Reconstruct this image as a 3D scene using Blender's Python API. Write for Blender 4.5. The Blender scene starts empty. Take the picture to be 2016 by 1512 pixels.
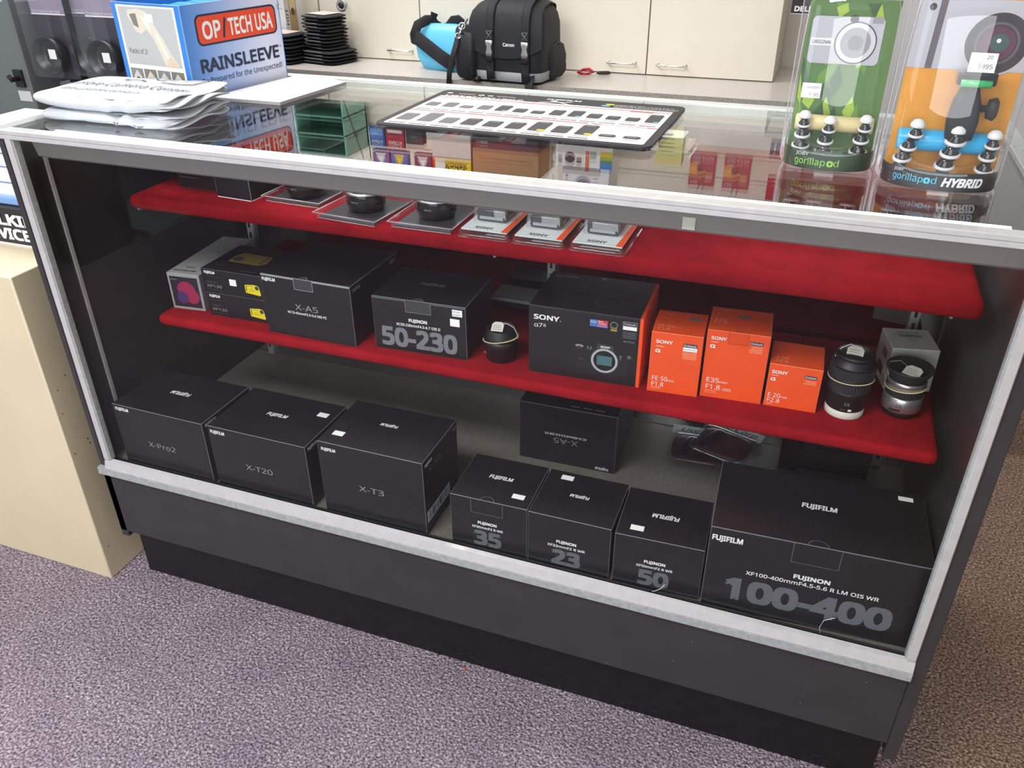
import bpy, bmesh, math, random
from math import sin, cos, pi, radians as rad
from mathutils import Matrix, Vector, noise

S = bpy.context.scene
COL = S.collection
random.seed(7)

# ------------------------------------------------------------------ camera
def cam_setup():
    yaw, pit, rol = rad(20.3725), rad(30.5263), rad(0.3698)
    f = Vector((-sin(yaw) * cos(pit), cos(yaw) * cos(pit), -sin(pit)))
    r = Vector((cos(yaw), sin(yaw), 0))
    d = f.cross(r)
    r2 = cos(rol) * r + sin(rol) * d
    d2 = -sin(rol) * r + cos(rol) * d
    m = Matrix((r2, -d2, -f)).transposed().to_4x4()
    m.translation = (1.21538, -0.98030, 1.28280)
    cd = bpy.data.cameras.new('camera')
    cd.sensor_fit = 'HORIZONTAL'; cd.sensor_width = 36.0
    cd.lens = 36.0 * 1629.24 / 2016
    cd.clip_start = 0.02
    o = bpy.data.objects.new('camera', cd); COL.objects.link(o)
    o.matrix_world = m
    S.camera = o
cam_setup()

# ------------------------------------------------------------------ light and exposure
S.view_settings.view_transform = 'Standard'
S.view_settings.look = 'None'
S.view_settings.gamma = 1.0
S.view_settings.exposure = 0.0
S.cycles.max_bounces = 10
S.cycles.transparent_max_bounces = 40
S.cycles.glossy_bounces = 6
W = bpy.data.worlds.new('world'); S.world = W; W.use_nodes = True
W.node_tree.nodes['Background'].inputs[0].default_value = (0.82, 0.88, 1.0, 1)
W.node_tree.nodes['Background'].inputs[1].default_value = 0.42

def area(name, loc, sx, sy, power, col=(1, 1, 1), aim=None):
    l = bpy.data.lights.new(name, 'AREA'); l.shape = 'RECTANGLE'
    l.size = sx; l.size_y = sy; l.energy = power; l.color = col
    o = bpy.data.objects.new(name, l); COL.objects.link(o); o.location = loc
    if aim is not None:
        o.rotation_euler = (Vector(aim) - Vector(loc)).to_track_quat('-Z', 'Y').to_euler()
    return o
area('ceiling_panel_light', (-0.55, 0.75, 2.58), 1.2, 0.6, 42, (1.0, 0.985, 0.96))
area('ceiling_panel_light', (1.15, 0.85, 2.58), 1.2, 0.6, 9, (1.0, 0.985, 0.96))
area('ceiling_panel_light', (0.1, -1.5, 2.58), 1.2, 0.6, 66, (1.0, 0.98, 1.0))
area('window_daylight', (-2.6, -0.9, 1.6), 1.6, 1.6, 16, (0.85, 0.92, 1.0), (0.2, 0.1, 0.7))

area('front_fill_light', (1.0, -3.7, 1.75), 3.2, 1.5, 72, (0.97, 0.98, 1.0), (0.7, 0.0, 0.55))  # added low fill from the front, brightens carton fronts and the lower shelf

# ------------------------------------------------------------------ materials
def lin(c):
    c = c / 255.0
    return c / 12.92 if c <= 0.04045 else ((c + 0.055) / 1.055) ** 2.4
def L3(c): return tuple(lin(v) for v in c) + (1.0,)
MATS = {}
def mat(name, rgb, rough=0.5, metal=0.0, spec=0.5, var=0.0, scale=30.0, bump=0.0, coat=0.0, sheen=0.0, emit=0.0):
    if name in MATS: return MATS[name]
    m = bpy.data.materials.new(name); m.use_nodes = True
    nt = m.node_tree; p = nt.nodes['Principled BSDF']
    p.inputs['Base Color'].default_value = L3(rgb)
    p.inputs['Roughness'].default_value = rough
    p.inputs['Metallic'].default_value = metal
    p.inputs['Specular IOR Level'].default_value = spec
    p.inputs['Coat Weight'].default_value = coat
    p.inputs['Sheen Weight'].default_value = sheen
    if emit:
        p.inputs['Emission Color'].default_value = L3(rgb); p.inputs['Emission Strength'].default_value = emit
    if var or bump:
        tc = nt.nodes.new('ShaderNodeTexCoord'); n = nt.nodes.new('ShaderNodeTexNoise')
        n.inputs['Scale'].default_value = scale; n.inputs['Detail'].default_value = 4
        nt.links.new(tc.outputs['Object'], n.inputs['Vector'])
        if var:
            r = nt.nodes.new('ShaderNodeValToRGB'); c = L3(rgb)
            r.color_ramp.elements[0].position = 0.3; r.color_ramp.elements[1].position = 0.7
            r.color_ramp.elements[0].color = tuple(v * (1 - var) for v in c[:3]) + (1,)
            r.color_ramp.elements[1].color = tuple(min(1, v * (1 + var)) for v in c[:3]) + (1,)
            nt.links.new(n.outputs['Fac'], r.inputs['Fac']); nt.links.new(r.outputs['Color'], p.inputs['Base Color'])
        if bump:
            b = nt.nodes.new('ShaderNodeBump'); b.inputs['Strength'].default_value = bump; b.inputs['Distance'].default_value = 0.001
            nt.links.new(n.outputs['Fac'], b.inputs['Height']); nt.links.new(b.outputs['Normal'], p.inputs['Normal'])
    MATS[name] = m
    return m

def glass(name, tint=(1, 1, 1), f0=0.04, haze=0.0, k=1.0):
    m = bpy.data.materials.new(name); m.use_nodes = True
    nt = m.node_tree; nt.nodes.clear(); N = nt.nodes.new
    def mth(op, a, b=None):
        n = N('ShaderNodeMath'); n.operation = op
        for i, v in enumerate((a, b)):
            if v is None: continue
            if isinstance(v, (int, float)): n.inputs[i].default_value = v
            else: nt.links.new(v, n.inputs[i])
        return n.outputs[0]
    g = N('ShaderNodeNewGeometry'); d = N('ShaderNodeVectorMath'); d.operation = 'DOT_PRODUCT'
    nt.links.new(g.outputs['Normal'], d.inputs[0]); nt.links.new(g.outputs['Incoming'], d.inputs[1])
    x = mth('SUBTRACT', 1.0, mth('ABSOLUTE', d.outputs['Value']))
    R = mth('MULTIPLY', mth('ADD', mth('MULTIPLY', mth('POWER', x, 5.0), 1 - f0), f0), k)
    t = N('ShaderNodeBsdfTransparent'); t.inputs[0].default_value = tint + (1,)
    gl = N('ShaderNodeBsdfGlossy'); gl.inputs['Roughness'].default_value = 0.0; gl.inputs[0].default_value = (1, 1, 1, 1)
    mx = N('ShaderNodeMixShader'); nt.links.new(R, mx.inputs[0]); nt.links.new(t.outputs[0], mx.inputs[1]); nt.links.new(gl.outputs[0], mx.inputs[2])
    out = N('ShaderNodeOutputMaterial'); last = mx
    if haze:
        df = N('ShaderNodeBsdfDiffuse'); df.inputs[0].default_value = (0.9, 0.92, 0.95, 1)
        m2 = N('ShaderNodeMixShader'); m2.inputs[0].default_value = haze
        nt.links.new(mx.outputs[0], m2.inputs[1]); nt.links.new(df.outputs[0], m2.inputs[2]); last = m2
    nt.links.new(last.outputs[0], out.inputs[0])
    MATS[name] = m
    return m

def carpet_mat():
    m = bpy.data.materials.new('carpet'); m.use_nodes = True; nt = m.node_tree; N = nt.nodes.new
    p = nt.nodes['Principled BSDF']; p.inputs['Roughness'].default_value = 0.95; p.inputs['Specular IOR Level'].default_value = 0.1
    tc = N('ShaderNodeTexCoord')
    n1 = N('ShaderNodeTexNoise'); n1.inputs['Scale'].default_value = 200; n1.inputs['Detail'].default_value = 3; n1.inputs['Roughness'].default_value = 0.7
    n2 = N('ShaderNodeTexNoise'); n2.inputs['Scale'].default_value = 9; n2.inputs['Detail'].default_value = 3
    v = N('ShaderNodeTexVoronoi'); v.inputs['Scale'].default_value = 210
    for n in (n1, n2, v): nt.links.new(tc.outputs['Object'], n.inputs['Vector'])
    def ramp(src, stops):
        r = N('ShaderNodeValToRGB'); e = r.color_ramp.elements
        e[0].position, e[0].color = stops[0][0], L3(stops[0][1]); e[1].position, e[1].color = stops[-1][0], L3(stops[-1][1])
        for q, c in stops[1:-1]:
            k = e.new(q); k.color = L3(c)
        nt.links.new(src, r.inputs['Fac']); return r.outputs['Color']
    pur = ramp(n1.outputs['Fac'], [(0.33, (68, 58, 66)), (0.5, (144, 131, 141)), (0.68, (212, 201, 210))])
    bro = ramp(n1.outputs['Fac'], [(0.33, (62, 44, 36)), (0.5, (142, 117, 102)), (0.68, (206, 184, 166))])
    sx = N('ShaderNodeSeparateXYZ'); nt.links.new(tc.outputs['Object'], sx.inputs[0])
    mr = N('ShaderNodeMapRange'); mr.inputs['From Min'].default_value = 1.35; mr.inputs['From Max'].default_value = 1.62
    nt.links.new(sx.outputs['X'], mr.inputs['Value'])
    mix = N('ShaderNodeMix'); mix.data_type = 'RGBA'; nt.links.new(mr.outputs[0], mix.inputs['Factor'])
    nt.links.new(pur, mix.inputs['A']); nt.links.new(bro, mix.inputs['B'])
    m2 = N('ShaderNodeMix'); m2.data_type = 'RGBA'; m2.blend_type = 'MULTIPLY'; m2.inputs['Factor'].default_value = 0.5
    cl = ramp(n2.outputs['Fac'], [(0.3, (205, 200, 210)), (0.7, (255, 255, 255))])
    nt.links.new(mix.outputs['Result'], m2.inputs['A']); nt.links.new(cl, m2.inputs['B'])
    nt.links.new(m2.outputs['Result'], p.inputs['Base Color'])
    b = N('ShaderNodeBump'); b.inputs['Strength'].default_value = 0.9; b.inputs['Distance'].default_value = 0.004
    nt.links.new(v.outputs['Distance'], b.inputs['Height']); nt.links.new(b.outputs['Normal'], p.inputs['Normal'])
    MATS['carpet'] = m
    return m

def speckle(name, rgb, dark, scale=900):
    m = mat(name, rgb, 0.35, coat=0.15); nt = m.node_tree; N = nt.nodes.new; p = nt.nodes['Principled BSDF']
    tc = N('ShaderNodeTexCoord'); v = N('ShaderNodeTexNoise'); v.inputs['Scale'].default_value = scale; v.inputs['Detail'].default_value = 2
    nt.links.new(tc.outputs['Object'], v.inputs['Vector'])
    r = N('ShaderNodeValToRGB'); e = r.color_ramp.elements
    e[0].position = 0.34; e[0].color = L3(dark); e[1].position = 0.46; e[1].color = L3(rgb)
    nt.links.new(v.outputs['Fac'], r.inputs['Fac']); nt.links.new(r.outputs['Color'], p.inputs['Base Color'])
    return m

def print_gradient(name, c0, c1, axis, lo, hi):
    m = mat(name, c0, 0.4); nt = m.node_tree; N = nt.nodes.new; p = nt.nodes['Principled BSDF']
    tc = N('ShaderNodeTexCoord'); s = N('ShaderNodeSeparateXYZ'); nt.links.new(tc.outputs['Object'], s.inputs[0])
    r = N('ShaderNodeMapRange'); r.inputs['From Min'].default_value = lo; r.inputs['From Max'].default_value = hi
    nt.links.new(s.outputs[axis], r.inputs['Value'])
    x = N('ShaderNodeMix'); x.data_type = 'RGBA'; x.inputs['A'].default_value = L3(c0); x.inputs['B'].default_value = L3(c1)
    nt.links.new(r.outputs[0], x.inputs['Factor']); nt.links.new(x.outputs['Result'], p.inputs['Base Color'])
    return m

carpet = carpet_mat()
deckm = speckle('deck_carpet', (122, 116, 108), (70, 65, 60), 420)
lam = mat('charcoal_laminate', (53, 51, 52), 0.42, var=0.10, scale=14)
kickm = mat('black_kick', (18, 18, 19), 0.35, var=0.3, scale=40)
alu = mat('brushed_aluminium', (208, 208, 207), 0.34, metal=0.35, var=0.05, scale=60)
alud = mat('dull_aluminium', (172, 177, 175), 0.42, metal=0.2, var=0.14, scale=120)
hoodm = mat('grey_hood', (140, 135, 133), 0.45)
velvet = mat('red_velvet', (146, 20, 30), 0.95, sheen=0.0, var=0.16, scale=22, spec=0.06)
black = mat('black_carton', (27, 27, 30), 0.42, var=0.06, scale=25)
worn = mat('worn_edge', (112, 114, 118), 0.6)
white = mat('white', (240, 240, 240), 0.5)
wht = mat('white_print', (235, 235, 235), 0.5)
sticker = mat('sticker_white', (246, 246, 244), 0.5)
gry = mat('grey_print', (98, 100, 106), 0.5)
lgry = mat('light_grey_print', (150, 152, 156), 0.5)
mgry = mat('mid_grey_print', (120, 122, 128), 0.4)
dgry = mat('dark_grey', (60, 60, 64), 0.5)
blk = mat('matt_black', (20, 20, 22), 0.5)
gblk = mat('gloss_black', (16, 16, 18), 0.12, coat=0.5)
rubb = mat('black_rubber', (34, 35, 38), 0.6)
orange = mat('orange_carton', (240, 84, 30), 0.45, var=0.04)
orangee = mat('orange_edge', (250, 150, 110), 0.5)
cream = mat('cream_laminate', (226, 219, 204), 0.4, var=0.02, scale=8)
beige = mat('beige_paint', (214, 200, 168), 0.5, var=0.05, scale=5)
chrome = mat('chrome', (225, 225, 225), 0.12, metal=1.0)
silver = mat('silver', (190, 190, 190), 0.3, metal=0.85)
yellow = mat('yellow', (240, 214, 30), 0.5)
redp = mat('red_print', (205, 40, 44), 0.5)
bluep = mat('blue_print', (60, 130, 205), 0.5)
mirror = mat('mirror', (205, 210, 208), 0.015, metal=1.0)
tube_m = mat('fluorescent_tube', (240, 250, 255), 0.5, emit=5.0)
case_glass = glass('case_glass', (0.965, 0.985, 0.975))
front_glass_m = glass('dimmed_reflection_glass', (0.975, 0.985, 0.98), 0.03, 0.0, 0.45)  # no coating: reflection weakened so the mirrored carpet stays off the black cartons
clear = glass('clear_plastic', (0.985, 0.985, 0.99), 0.055, 0.02)
dome_m = glass('dome_plastic', (0.985, 0.985, 0.99), 0.04, 0.0, 0.6)
cband = mat('cream_rubber', (214, 200, 160), 0.6)
tagm = mat('paper_tag', (205, 203, 190), 0.7)
heather = mat('heather_grey_jersey', (188, 191, 196), 0.9, var=0.06, scale=260, bump=0.2)
nylon = mat('black_nylon', (30, 31, 35), 0.75, var=0.12, scale=400, bump=0.3)
cyan = mat('cyan_vinyl', (104, 196, 236), 0.35)
speck = speckle('speckled_laminate', (196, 190, 184), (150, 143, 137), 500)
specke = speckle('speckled_edge', (176, 170, 164), (104, 98, 92), 420)
cardb = mat('cardboard', (176, 138, 98), 0.7, var=0.05)
wallm = mat('cream_wall', (222, 216, 204), 0.8)
ceilm = mat('ceiling_tile', (225, 225, 222), 0.9, var=0.04, scale=30)

# ------------------------------------------------------------------ mesh helper
CURVES = {}
try:      # the sans face that ships with Blender itself; the built-in face otherwise
    import os
    SANS = bpy.data.fonts.load(os.path.join(bpy.utils.system_resource('DATAFILES'), 'fonts', 'NotoSansMath-Regular.woff2'))
except Exception:
    SANS = None
def glyphs(s, bold, shear):
    key = (s, bold, shear)
    if key not in CURVES:
        c = bpy.data.curves.new('t', 'FONT'); c.body = s; c.size = 1.0; c.shear = shear
        if SANS: c.font = SANS
        c.resolution_u = 3; c.align_x = 'LEFT'
        o = bpy.data.objects.new('t', c); COL.objects.link(o)
        dg = bpy.context.evaluated_depsgraph_get(); dg.update()
        me = bpy.data.meshes.new_from_object(o.evaluated_get(dg))
        vs = [(v.co.x, v.co.y, 0) for v in me.vertices]; fs = [tuple(p.vertices) for p in me.polygons]
        if bold > 0:      # a square pen thickens the strokes
            v0, f0, vs, fs = vs, fs, [], []
            for lv, (dx, dy) in enumerate(((0, 0), (bold, bold), (-bold, bold), (bold, -bold), (-bold, -bold))):
                q = len(vs); vs += [(x + dx, y + dy, lv * 6e-5) for x, y, _ in v0]; fs += [tuple(i + q for i in f) for f in f0]
        bpy.data.meshes.remove(me); bpy.data.objects.remove(o); bpy.data.curves.remove(c)
        CURVES[key] = (vs, fs)
    return CURVES[key]
CAP = 0.0
def cap():
    global CAP
    if not CAP:
        vs, _ = glyphs('H', 0, 0); CAP = max(v[1] for v in vs) - min(v[1] for v in vs)
    return CAP

class B:
    def __init__(s): s.bm = bmesh.new(); s.mats = []
    def mi(s, m):
        if m not in s.mats: s.mats.append(m)
        return s.mats.index(m)
    def face(s, pts, m, smooth=False, M=None):
        vs = [s.bm.verts.new(M @ Vector(p) if M else p) for p in pts]
        f = s.bm.faces.new(vs); f.material_index = s.mi(m); f.smooth = smooth
        return f
    def box(s, x0, x1, y0, y1, z0, z1, m, bev=0.0, edge=None, M=None, seg=1):
        t = bmesh.new(); bmesh.ops.create_cube(t, size=1.0)
        for v in t.verts: v.co = Vector(((x0 + x1) / 2 + v.co.x * (x1 - x0), (y0 + y1) / 2 + v.co.y * (y1 - y0), (z0 + z1) / 2 + v.co.z * (z1 - z0)))
        a = s.mi(m); b = s.mi(edge) if edge else a
        for f in t.faces: f.material_index = a
        if bev:
            r = bmesh.ops.bevel(t, geom=list(t.edges), offset=bev, segments=seg, profile=0.5, affect='EDGES')
            for f in r['faces']: f.material_index = b; f.smooth = seg > 1
        s._add(t, M)
    def _add(s, t, M=None):
        mp = {}
        for v in t.verts: mp[v] = s.bm.verts.new(M @ v.co if M else v.co)
        for f in t.faces:
            g = s.bm.faces.new([mp[v] for v in f.verts]); g.material_index = f.material_index; g.smooth = f.smooth
        t.free()
    def prism(s, poly, z0, z1, m, M=None, side=None, smooth=False):
        n = len(poly); P = (lambda x, y, z: M @ Vector((x, y, z))) if M else (lambda x, y, z: Vector((x, y, z)))
        lo = [s.bm.verts.new(P(x, y, z0)) for x, y in poly]; hi = [s.bm.verts.new(P(x, y, z1)) for x, y in poly]
        a = s.mi(m); b = s.mi(side) if side else a
        f = s.bm.faces.new(hi); f.material_index = a
        f = s.bm.faces.new(lo[::-1]); f.material_index = a
        for i in range(n):
            f = s.bm.faces.new((lo[i], lo[(i + 1) % n], hi[(i + 1) % n], hi[i])); f.material_index = b; f.smooth = smooth
    def loft(s, rings, m, M=None, cap=True, smooth=True, closed=True):
        """rings: lists of 3-D points of equal length; m may be a list, one per span"""
        R = [[s.bm.verts.new(M @ Vector(p) if M else p) for p in r] for r in rings]; n = len(rings[0])
        for k in range(len(R) - 1):
            q = s.mi(m[k] if isinstance(m, (list, tuple)) else m)
            for i in range(n if closed else n - 1):
                f = s.bm.faces.new((R[k][i], R[k][(i + 1) % n], R[k + 1][(i + 1) % n], R[k + 1][i])); f.material_index = q; f.smooth = smooth
        if cap:
            f = s.bm.faces.new(R[0][::-1]); f.material_index = s.mi(m[0] if isinstance(m, (list, tuple)) else m)
            f = s.bm.faces.new(R[-1]); f.material_index = s.mi(m[-1] if isinstance(m, (list, tuple)) else m)
    def lathe(s, prof, m, seg=40, M=None, smooth=True):
        """prof: (r,z) or (r,z,mat-of-span-above)"""
        ms = [p[2] if len(p) > 2 else m for p in prof]
        s.loft([[(max(p[0], 1e-5) * cos(2 * pi * i / seg), max(p[0], 1e-5) * sin(2 * pi * i / seg), p[1]) for i in range(seg)] for p in prof], ms, M, True, smooth)
    def tube(s, pts, r, m, seg=8, closed=False, M=None, flat=None):
        pts = [Vector(p) for p in pts]; n = len(pts); rings = []
        up = Vector((0.13, 0.21, 1)).normalized()
        for i in range(n):
            t = (pts[(i + 1) % n] - pts[i - 1]) if closed else (pts[min(i + 1, n - 1)] - pts[max(i - 1, 0)])
            t.normalize(); u = up if flat is None else Vector(flat)
            a = t.cross(u)
            if a.length < 1e-4: a = t.cross(Vector((1, 0, 0)))
            a.normalize(); b = a.cross(t).normalized()
            r1, r2 = r if isinstance(r, tuple) else (r, r)
            rings.append([pts[i] + a * (r1 * cos(2 * pi * k / seg)) + b * (r2 * sin(2 * pi * k / seg)) for k in range(seg)])
        if closed: rings.append(rings[0])
        s.loft(rings, m, M, not closed)
    def pillow(s, sx, sy, t, m, M=None, n=14, sq=6, amp=0.0, seed=0.0, f=None, corner=4.0):
        """rounded slab centred on x,y, from z=0 to t"""
        def sh(u, v):
            k = max(abs(u), abs(v)); rr = (abs(u) ** corner + abs(v) ** corner) ** (1 / corner)
            q = k / rr if rr > 1e-6 else 1.0
            return u * q, v * q, k
        g = {}
        for side in (1, -1):
            for i in range(n + 1):
                for j in range(n + 1):
                    u, v = -1 + 2 * i / n, -1 + 2 * j / n
                    u, v = sin(u * pi / 2), sin(v * pi / 2)
                    a, b, k = sh(u, v)
                    if k > 0.999 and side == -1: g[(side, i, j)] = g[(1, i, j)]; continue
                    x, y = a * sx / 2, b * sy / 2
                    h = max(0.0, 1 - k ** sq) ** 0.5
                    z = t / 2 + side * t / 2 * h
                    if amp:
                        d = amp * noise.noise(Vector((x * 14 + seed, y * 14, seed)))
                        z += d if side == 1 else d * 0.5
                    if f: x, y, z = f(x, y, z, side)
                    g[(side, i, j)] = s.bm.verts.new(M @ Vector((x, y, z)) if M else (x, y, z))
        q = s.mi(m)
        for side in (1, -1):
            for i in range(n):
                for j in range(n):
                    vs = [g[(side, i, j)], g[(side, i + 1, j)], g[(side, i + 1, j + 1)], g[(side, i, j + 1)]]
                    fc = s.bm.faces.new(vs if side == 1 else vs[::-1]); fc.material_index = q; fc.smooth = True
    def text(s, st, M, h, m, w=None, bold=0.0, shear=0.0, al='c', fn=None, rot=False):
        """h = cap height; M maps the text plane; centred on the origin ('l' = left edge there)"""
        vs, fs = glyphs(st, bold, shear)
        if not vs: return
        x0 = min(v[0] for v in vs); x1 = max(v[0] for v in vs); k = h / cap()
        kx = w / (x1 - x0) if w else k
        ox = x0 if al == 'l' else (x0 + x1) / 2; oy = cap() / 2
        sg = -1 if rot else 1
        q = s.mi(m); V = []
        for x, y, lz in vs:
            p = Vector((sg * (x - ox) * kx, sg * (y - oy) * k, lz))
            p = M @ p
            if fn: p = fn(p)
            V.append(s.bm.verts.new(p))
        for f in fs:
            try:
                g = s.bm.faces.new([V[i] for i in f]); g.material_index = q
            except ValueError: pass
    def done(s, name, parent=None, loc=None, rz=0.0):
        me = bpy.data.meshes.new(name); s.bm.normal_update(); s.bm.to_mesh(me); s.bm.free()
        for m in s.mats: me.materials.append(m)
        o = bpy.data.objects.new(name, me); COL.objects.link(o)
        if parent: o.parent = parent
        if loc is not None: o.location = loc
        if rz: o.rotation_euler.z = rz
        return o

def tag(o, label, cat, group=None):
    o['label'] = label; o['category'] = cat
    if group: o['group'] = group
    return o
def thing(name, label, cat, loc=(0, 0, 0), rz=0.0, group=None):
    o = bpy.data.objects.new(name, None); COL.objects.link(o); o.empty_display_size = 0.05
    o.location = loc; o.rotation_euler.z = rz
    return tag(o, label, cat, group)
def structure(o): o['kind'] = 'structure'; return o
def dup(root, loc, rz=None, label=None):
    r = root.copy(); COL.objects.link(r); r.location = loc
    if rz is not None: r.rotation_euler.z = rz
    if label: r['label'] = label
    for ch in list(root.children):
        c = ch.copy(); COL.objects.link(c); c.parent = r
        for g in list(ch.children):
            d = g.copy(); COL.objects.link(d); d.parent = c
    return r
def rrect(w, h, r, n=5, cx=0.0, cy=0.0):
    P = []
    for k, (sx, sy) in enumerate(((1, 1), (-1, 1), (-1, -1), (1, -1))):
        for i in range(n + 1):
            a = pi / 2 * (k + i / n)
            P.append((cx + sx * (w / 2 - r) + r * cos(a), cy + sy * (h / 2 - r) + r * sin(a)))
    return P
def circ(r, n=28, cx=0.0, cy=0.0, ry=None): return [(cx + r * cos(2 * pi * i / n), cy + (ry or r) * sin(2 * pi * i / n)) for i in range(n)]
def T(x, y, z): return Matrix.Translation((x, y, z))
def RZ(a): return Matrix.Rotation(a, 4, 'Z')
def RX(a): return Matrix.Rotation(a, 4, 'X')
def RY(a): return Matrix.Rotation(a, 4, 'Y')
EPS = 0.0004
def frame(fc, w, d, h):
    o, u, v, n = {'F': ((0, 0, 0), (1, 0, 0), (0, 0, 1), (0, -1, 0)), 'T': ((0, 0, h), (1, 0, 0), (0, 1, 0), (0, 0, 1)),
                  'R': ((w, 0, 0), (0, 1, 0), (0, 0, 1), (1, 0, 0)), 'L': ((0, d, 0), (0, -1, 0), (0, 0, 1), (-1, 0, 0)),
                  'B': ((w, d, 0), (-1, 0, 0), (0, 0, 1), (0, 1, 0))}[fc]
    m = Matrix((u, v, n)).transposed().to_4x4(); m.translation = Vector(o)
    return m
def decals(b, ds, w, d, h, lift=1.0):
    k = 0
    for q in ds:
        k += 1; F = frame(q[1], w, d, h); e = EPS * lift
        if q[0] == 't':
            _, fc, s, u, v, hh, m = q[:7]; o = q[7] if len(q) > 7 else {}
            b.text(s, F @ T(u, v, e * 1.6), hh, m, **o)
        elif q[0] == 'r':
            _, fc, u0, v0, u1, v1, m = q[:7]; z = e * (q[7] if len(q) > 7 else 0.8)
            b.face([(u0, v0, z), (u1, v0, z), (u1, v1, z), (u0, v1, z)], m, M=F)
        elif q[0] == 'p':
            _, fc, poly, m = q[:4]; z = e * (q[4] if len(q) > 4 else 0.9)
            b.face([(x, y, z) for x, y in poly], m, M=F)
        elif q[0] == 'ring':
            _, fc, u, v, r0, r1, m = q[:7]; z = e * (q[7] if len(q) > 7 else 1.1); n = 36
            for i in range(n):
                a, c = 2 * pi * i / n, 2 * pi * (i + 1) / n
                b.face([(u + r0 * cos(a), v + r0 * sin(a), z), (u + r1 * cos(a), v + r1 * sin(a), z), (u + r1 * cos(c), v + r1 * sin(c), z), (u + r0 * cos(c), v + r0 * sin(c), z)], m, M=F)
def plate(name, parent, fc, w, d, h, u0, v0, u1, v1, m, th=0.0006, extra=(), rot=0.0):
    """a thin sticker or flap lying on a face of a carton"""
    F = frame(fc, w, d, h) @ T((u0 + u1) / 2, (v0 + v1) / 2, 0) @ RZ(rot); b = B()
    a, c = (u1 - u0) / 2, (v1 - v0) / 2
    b.box(-a, a, -c, c, 0.0001, th, m, M=F)
    for s, x, y, hh, mm, o in extra: b.text(s, F @ T(x, y, th + 0.0003), hh, mm, **o)
    return b.done(name, parent)
def carton(name, label, pos, yaw, w, d, h, m, ds, group=None, edge=None, cat='box', stickers=(), flap=None, bev=0.0008, barcode=None):
    root = thing(name, label, cat, pos, rad(yaw), group)
    b = B(); b.box(0, w, 0, d, 0, h, m, bev, edge or worn); decals(b, ds, w, d, h)
    b.done('carton_body', root)
    for s in stickers: plate('price_sticker', root, *((s[0], w, d, h) + s[1:5] + (sticker,)), rot=s[5] if len(s) > 5 else 0.0)
    if flap:
        u0, u1, v0, fm, lm = flap; b = B(); F = frame('F', w, d, h); t = 0.0006
        b.face([(u0, v0, t), (u1, v0, t), (u1, h - 0.001, t), (u0, h - 0.001, t)], fm, M=F)
        for (a, c, e, g) in ((u0, v0, u1, v0), (u0, v0, u0, h), (u1, v0, u1, h)):
            k = 0.0005; b.face([(a - k, c - k, t * 1.5), (e + k, c - k, t * 1.5), (e + k, g + k, t * 1.5), (a - k, g + k, t * 1.5)], lm, M=F)
        G = frame('T', w, d, h); um = (u0 + u1) / 2; r = (u1 - u0) * 0.2; n = 14
        for i in range(n):
            a, c = pi * i / n, pi * (i + 1) / n
            b.face([(um + rr * cos(q), 0.0008 + rr * 0.85 * sin(q), 0.0006) for rr, q in ((r, a), (r + 0.0012, a), (r + 0.0012, c), (r, c))], lm, M=G)
        b.face([(um + r * cos(pi * i / n), 0.0006 + r * 0.85 * sin(pi * i / n), 0.0004) for i in range(n + 1)], fm, M=G)
        b.done('tuck_flap', root)
    if barcode:
        fc, u0, v0, u1, v1 = barcode; F = frame(fc, w, d, h); b = B()
        b.face([(u0, v0, EPS), (u1, v0, EPS), (u1, v1, EPS), (u0, v1, EPS)], mat('barcode_paper', (200, 212, 216), 0.5), M=F)
        x = u0 + 0.004; rnd = random.Random(3)
        while x < u1 - 0.006:
            k = rnd.choice((0.0006, 0.001, 0.0016)); b.face([(x, v0 + 0.004, EPS * 2), (x + k, v0 + 0.004, EPS * 2), (x + k, v1 - 0.003, EPS * 2), (x, v1 - 0.003, EPS * 2)], dgry, M=F); x += k + rnd.choice((0.0008, 0.0014, 0.004))
        b.done('barcode_label', root)
    return root
BO = dict(bold=0.025)

# ------------------------------------------------------------------ setting
b = B(); b.box(-4, 4, -4, 1.66, -0.05, 0, carpet); structure(b.done('floor'))
b = B(); b.box(-4, 4, 1.66, 1.72, 0, 2.7, wallm); structure(b.done('wall_back'))
b = B(); b.box(-4, 4, -4, 1.72, 2.62, 2.7, ceilm); structure(b.done('ceiling'))
b = B(); b.box(-4.06, -4, 0.2, 1.72, 0, 2.7, wallm); structure(b.done('wall_left'))
b = B(); b.box(4, 4.06, -4, 1.72, 0, 2.7, wallm); structure(b.done('wall_right'))

# ------------------------------------------------------------------ display case
XL, XR, DP, HT = -0.0319, 1.4936, 0.565, 0.965
case = thing('display_case', 'long glass fronted display case with charcoal laminate base and silver trim', 'display case', (0, 0, 0))
b = B(); b.box(XL, -0.014, 0.0, DP, 0.12, HT - 0.004, lam, 0.0012, lam); b.box(-0.0195, -0.0135, -0.0008, 0.003, 0.29, 0.955, blk); b.done('side_panel', case)
b = B(); b.box(1.4745, XR, 0.0, DP, 0.1, HT - 0.004, lam, 0.0012, lam); b.done('side_panel', case)
b = B(); b.box(XL, 1.4742, 0.0, 0.018, 0.135, 0.2885, lam, 0.0012, lam)
rn = random.Random(5)
for i in range(26):
    x, z = rn.uniform(0, 1.45), rn.choice((rn.uniform(0.14, 0.155), rn.uniform(0.15, 0.28))); k = rn.uniform(0.0006, 0.0018)
    b.face([(x, -EPS, z), (x + k, -EPS, z), (x + k * 0.8, -EPS, z + k), (x, -EPS, z + k * 0.6)], lgry)
b.done('base_panel', case)
b = B(); b.box(-0.02, 1.474, 0.03, DP - 0.02, 0.0, 0.135, kickm)
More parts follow.
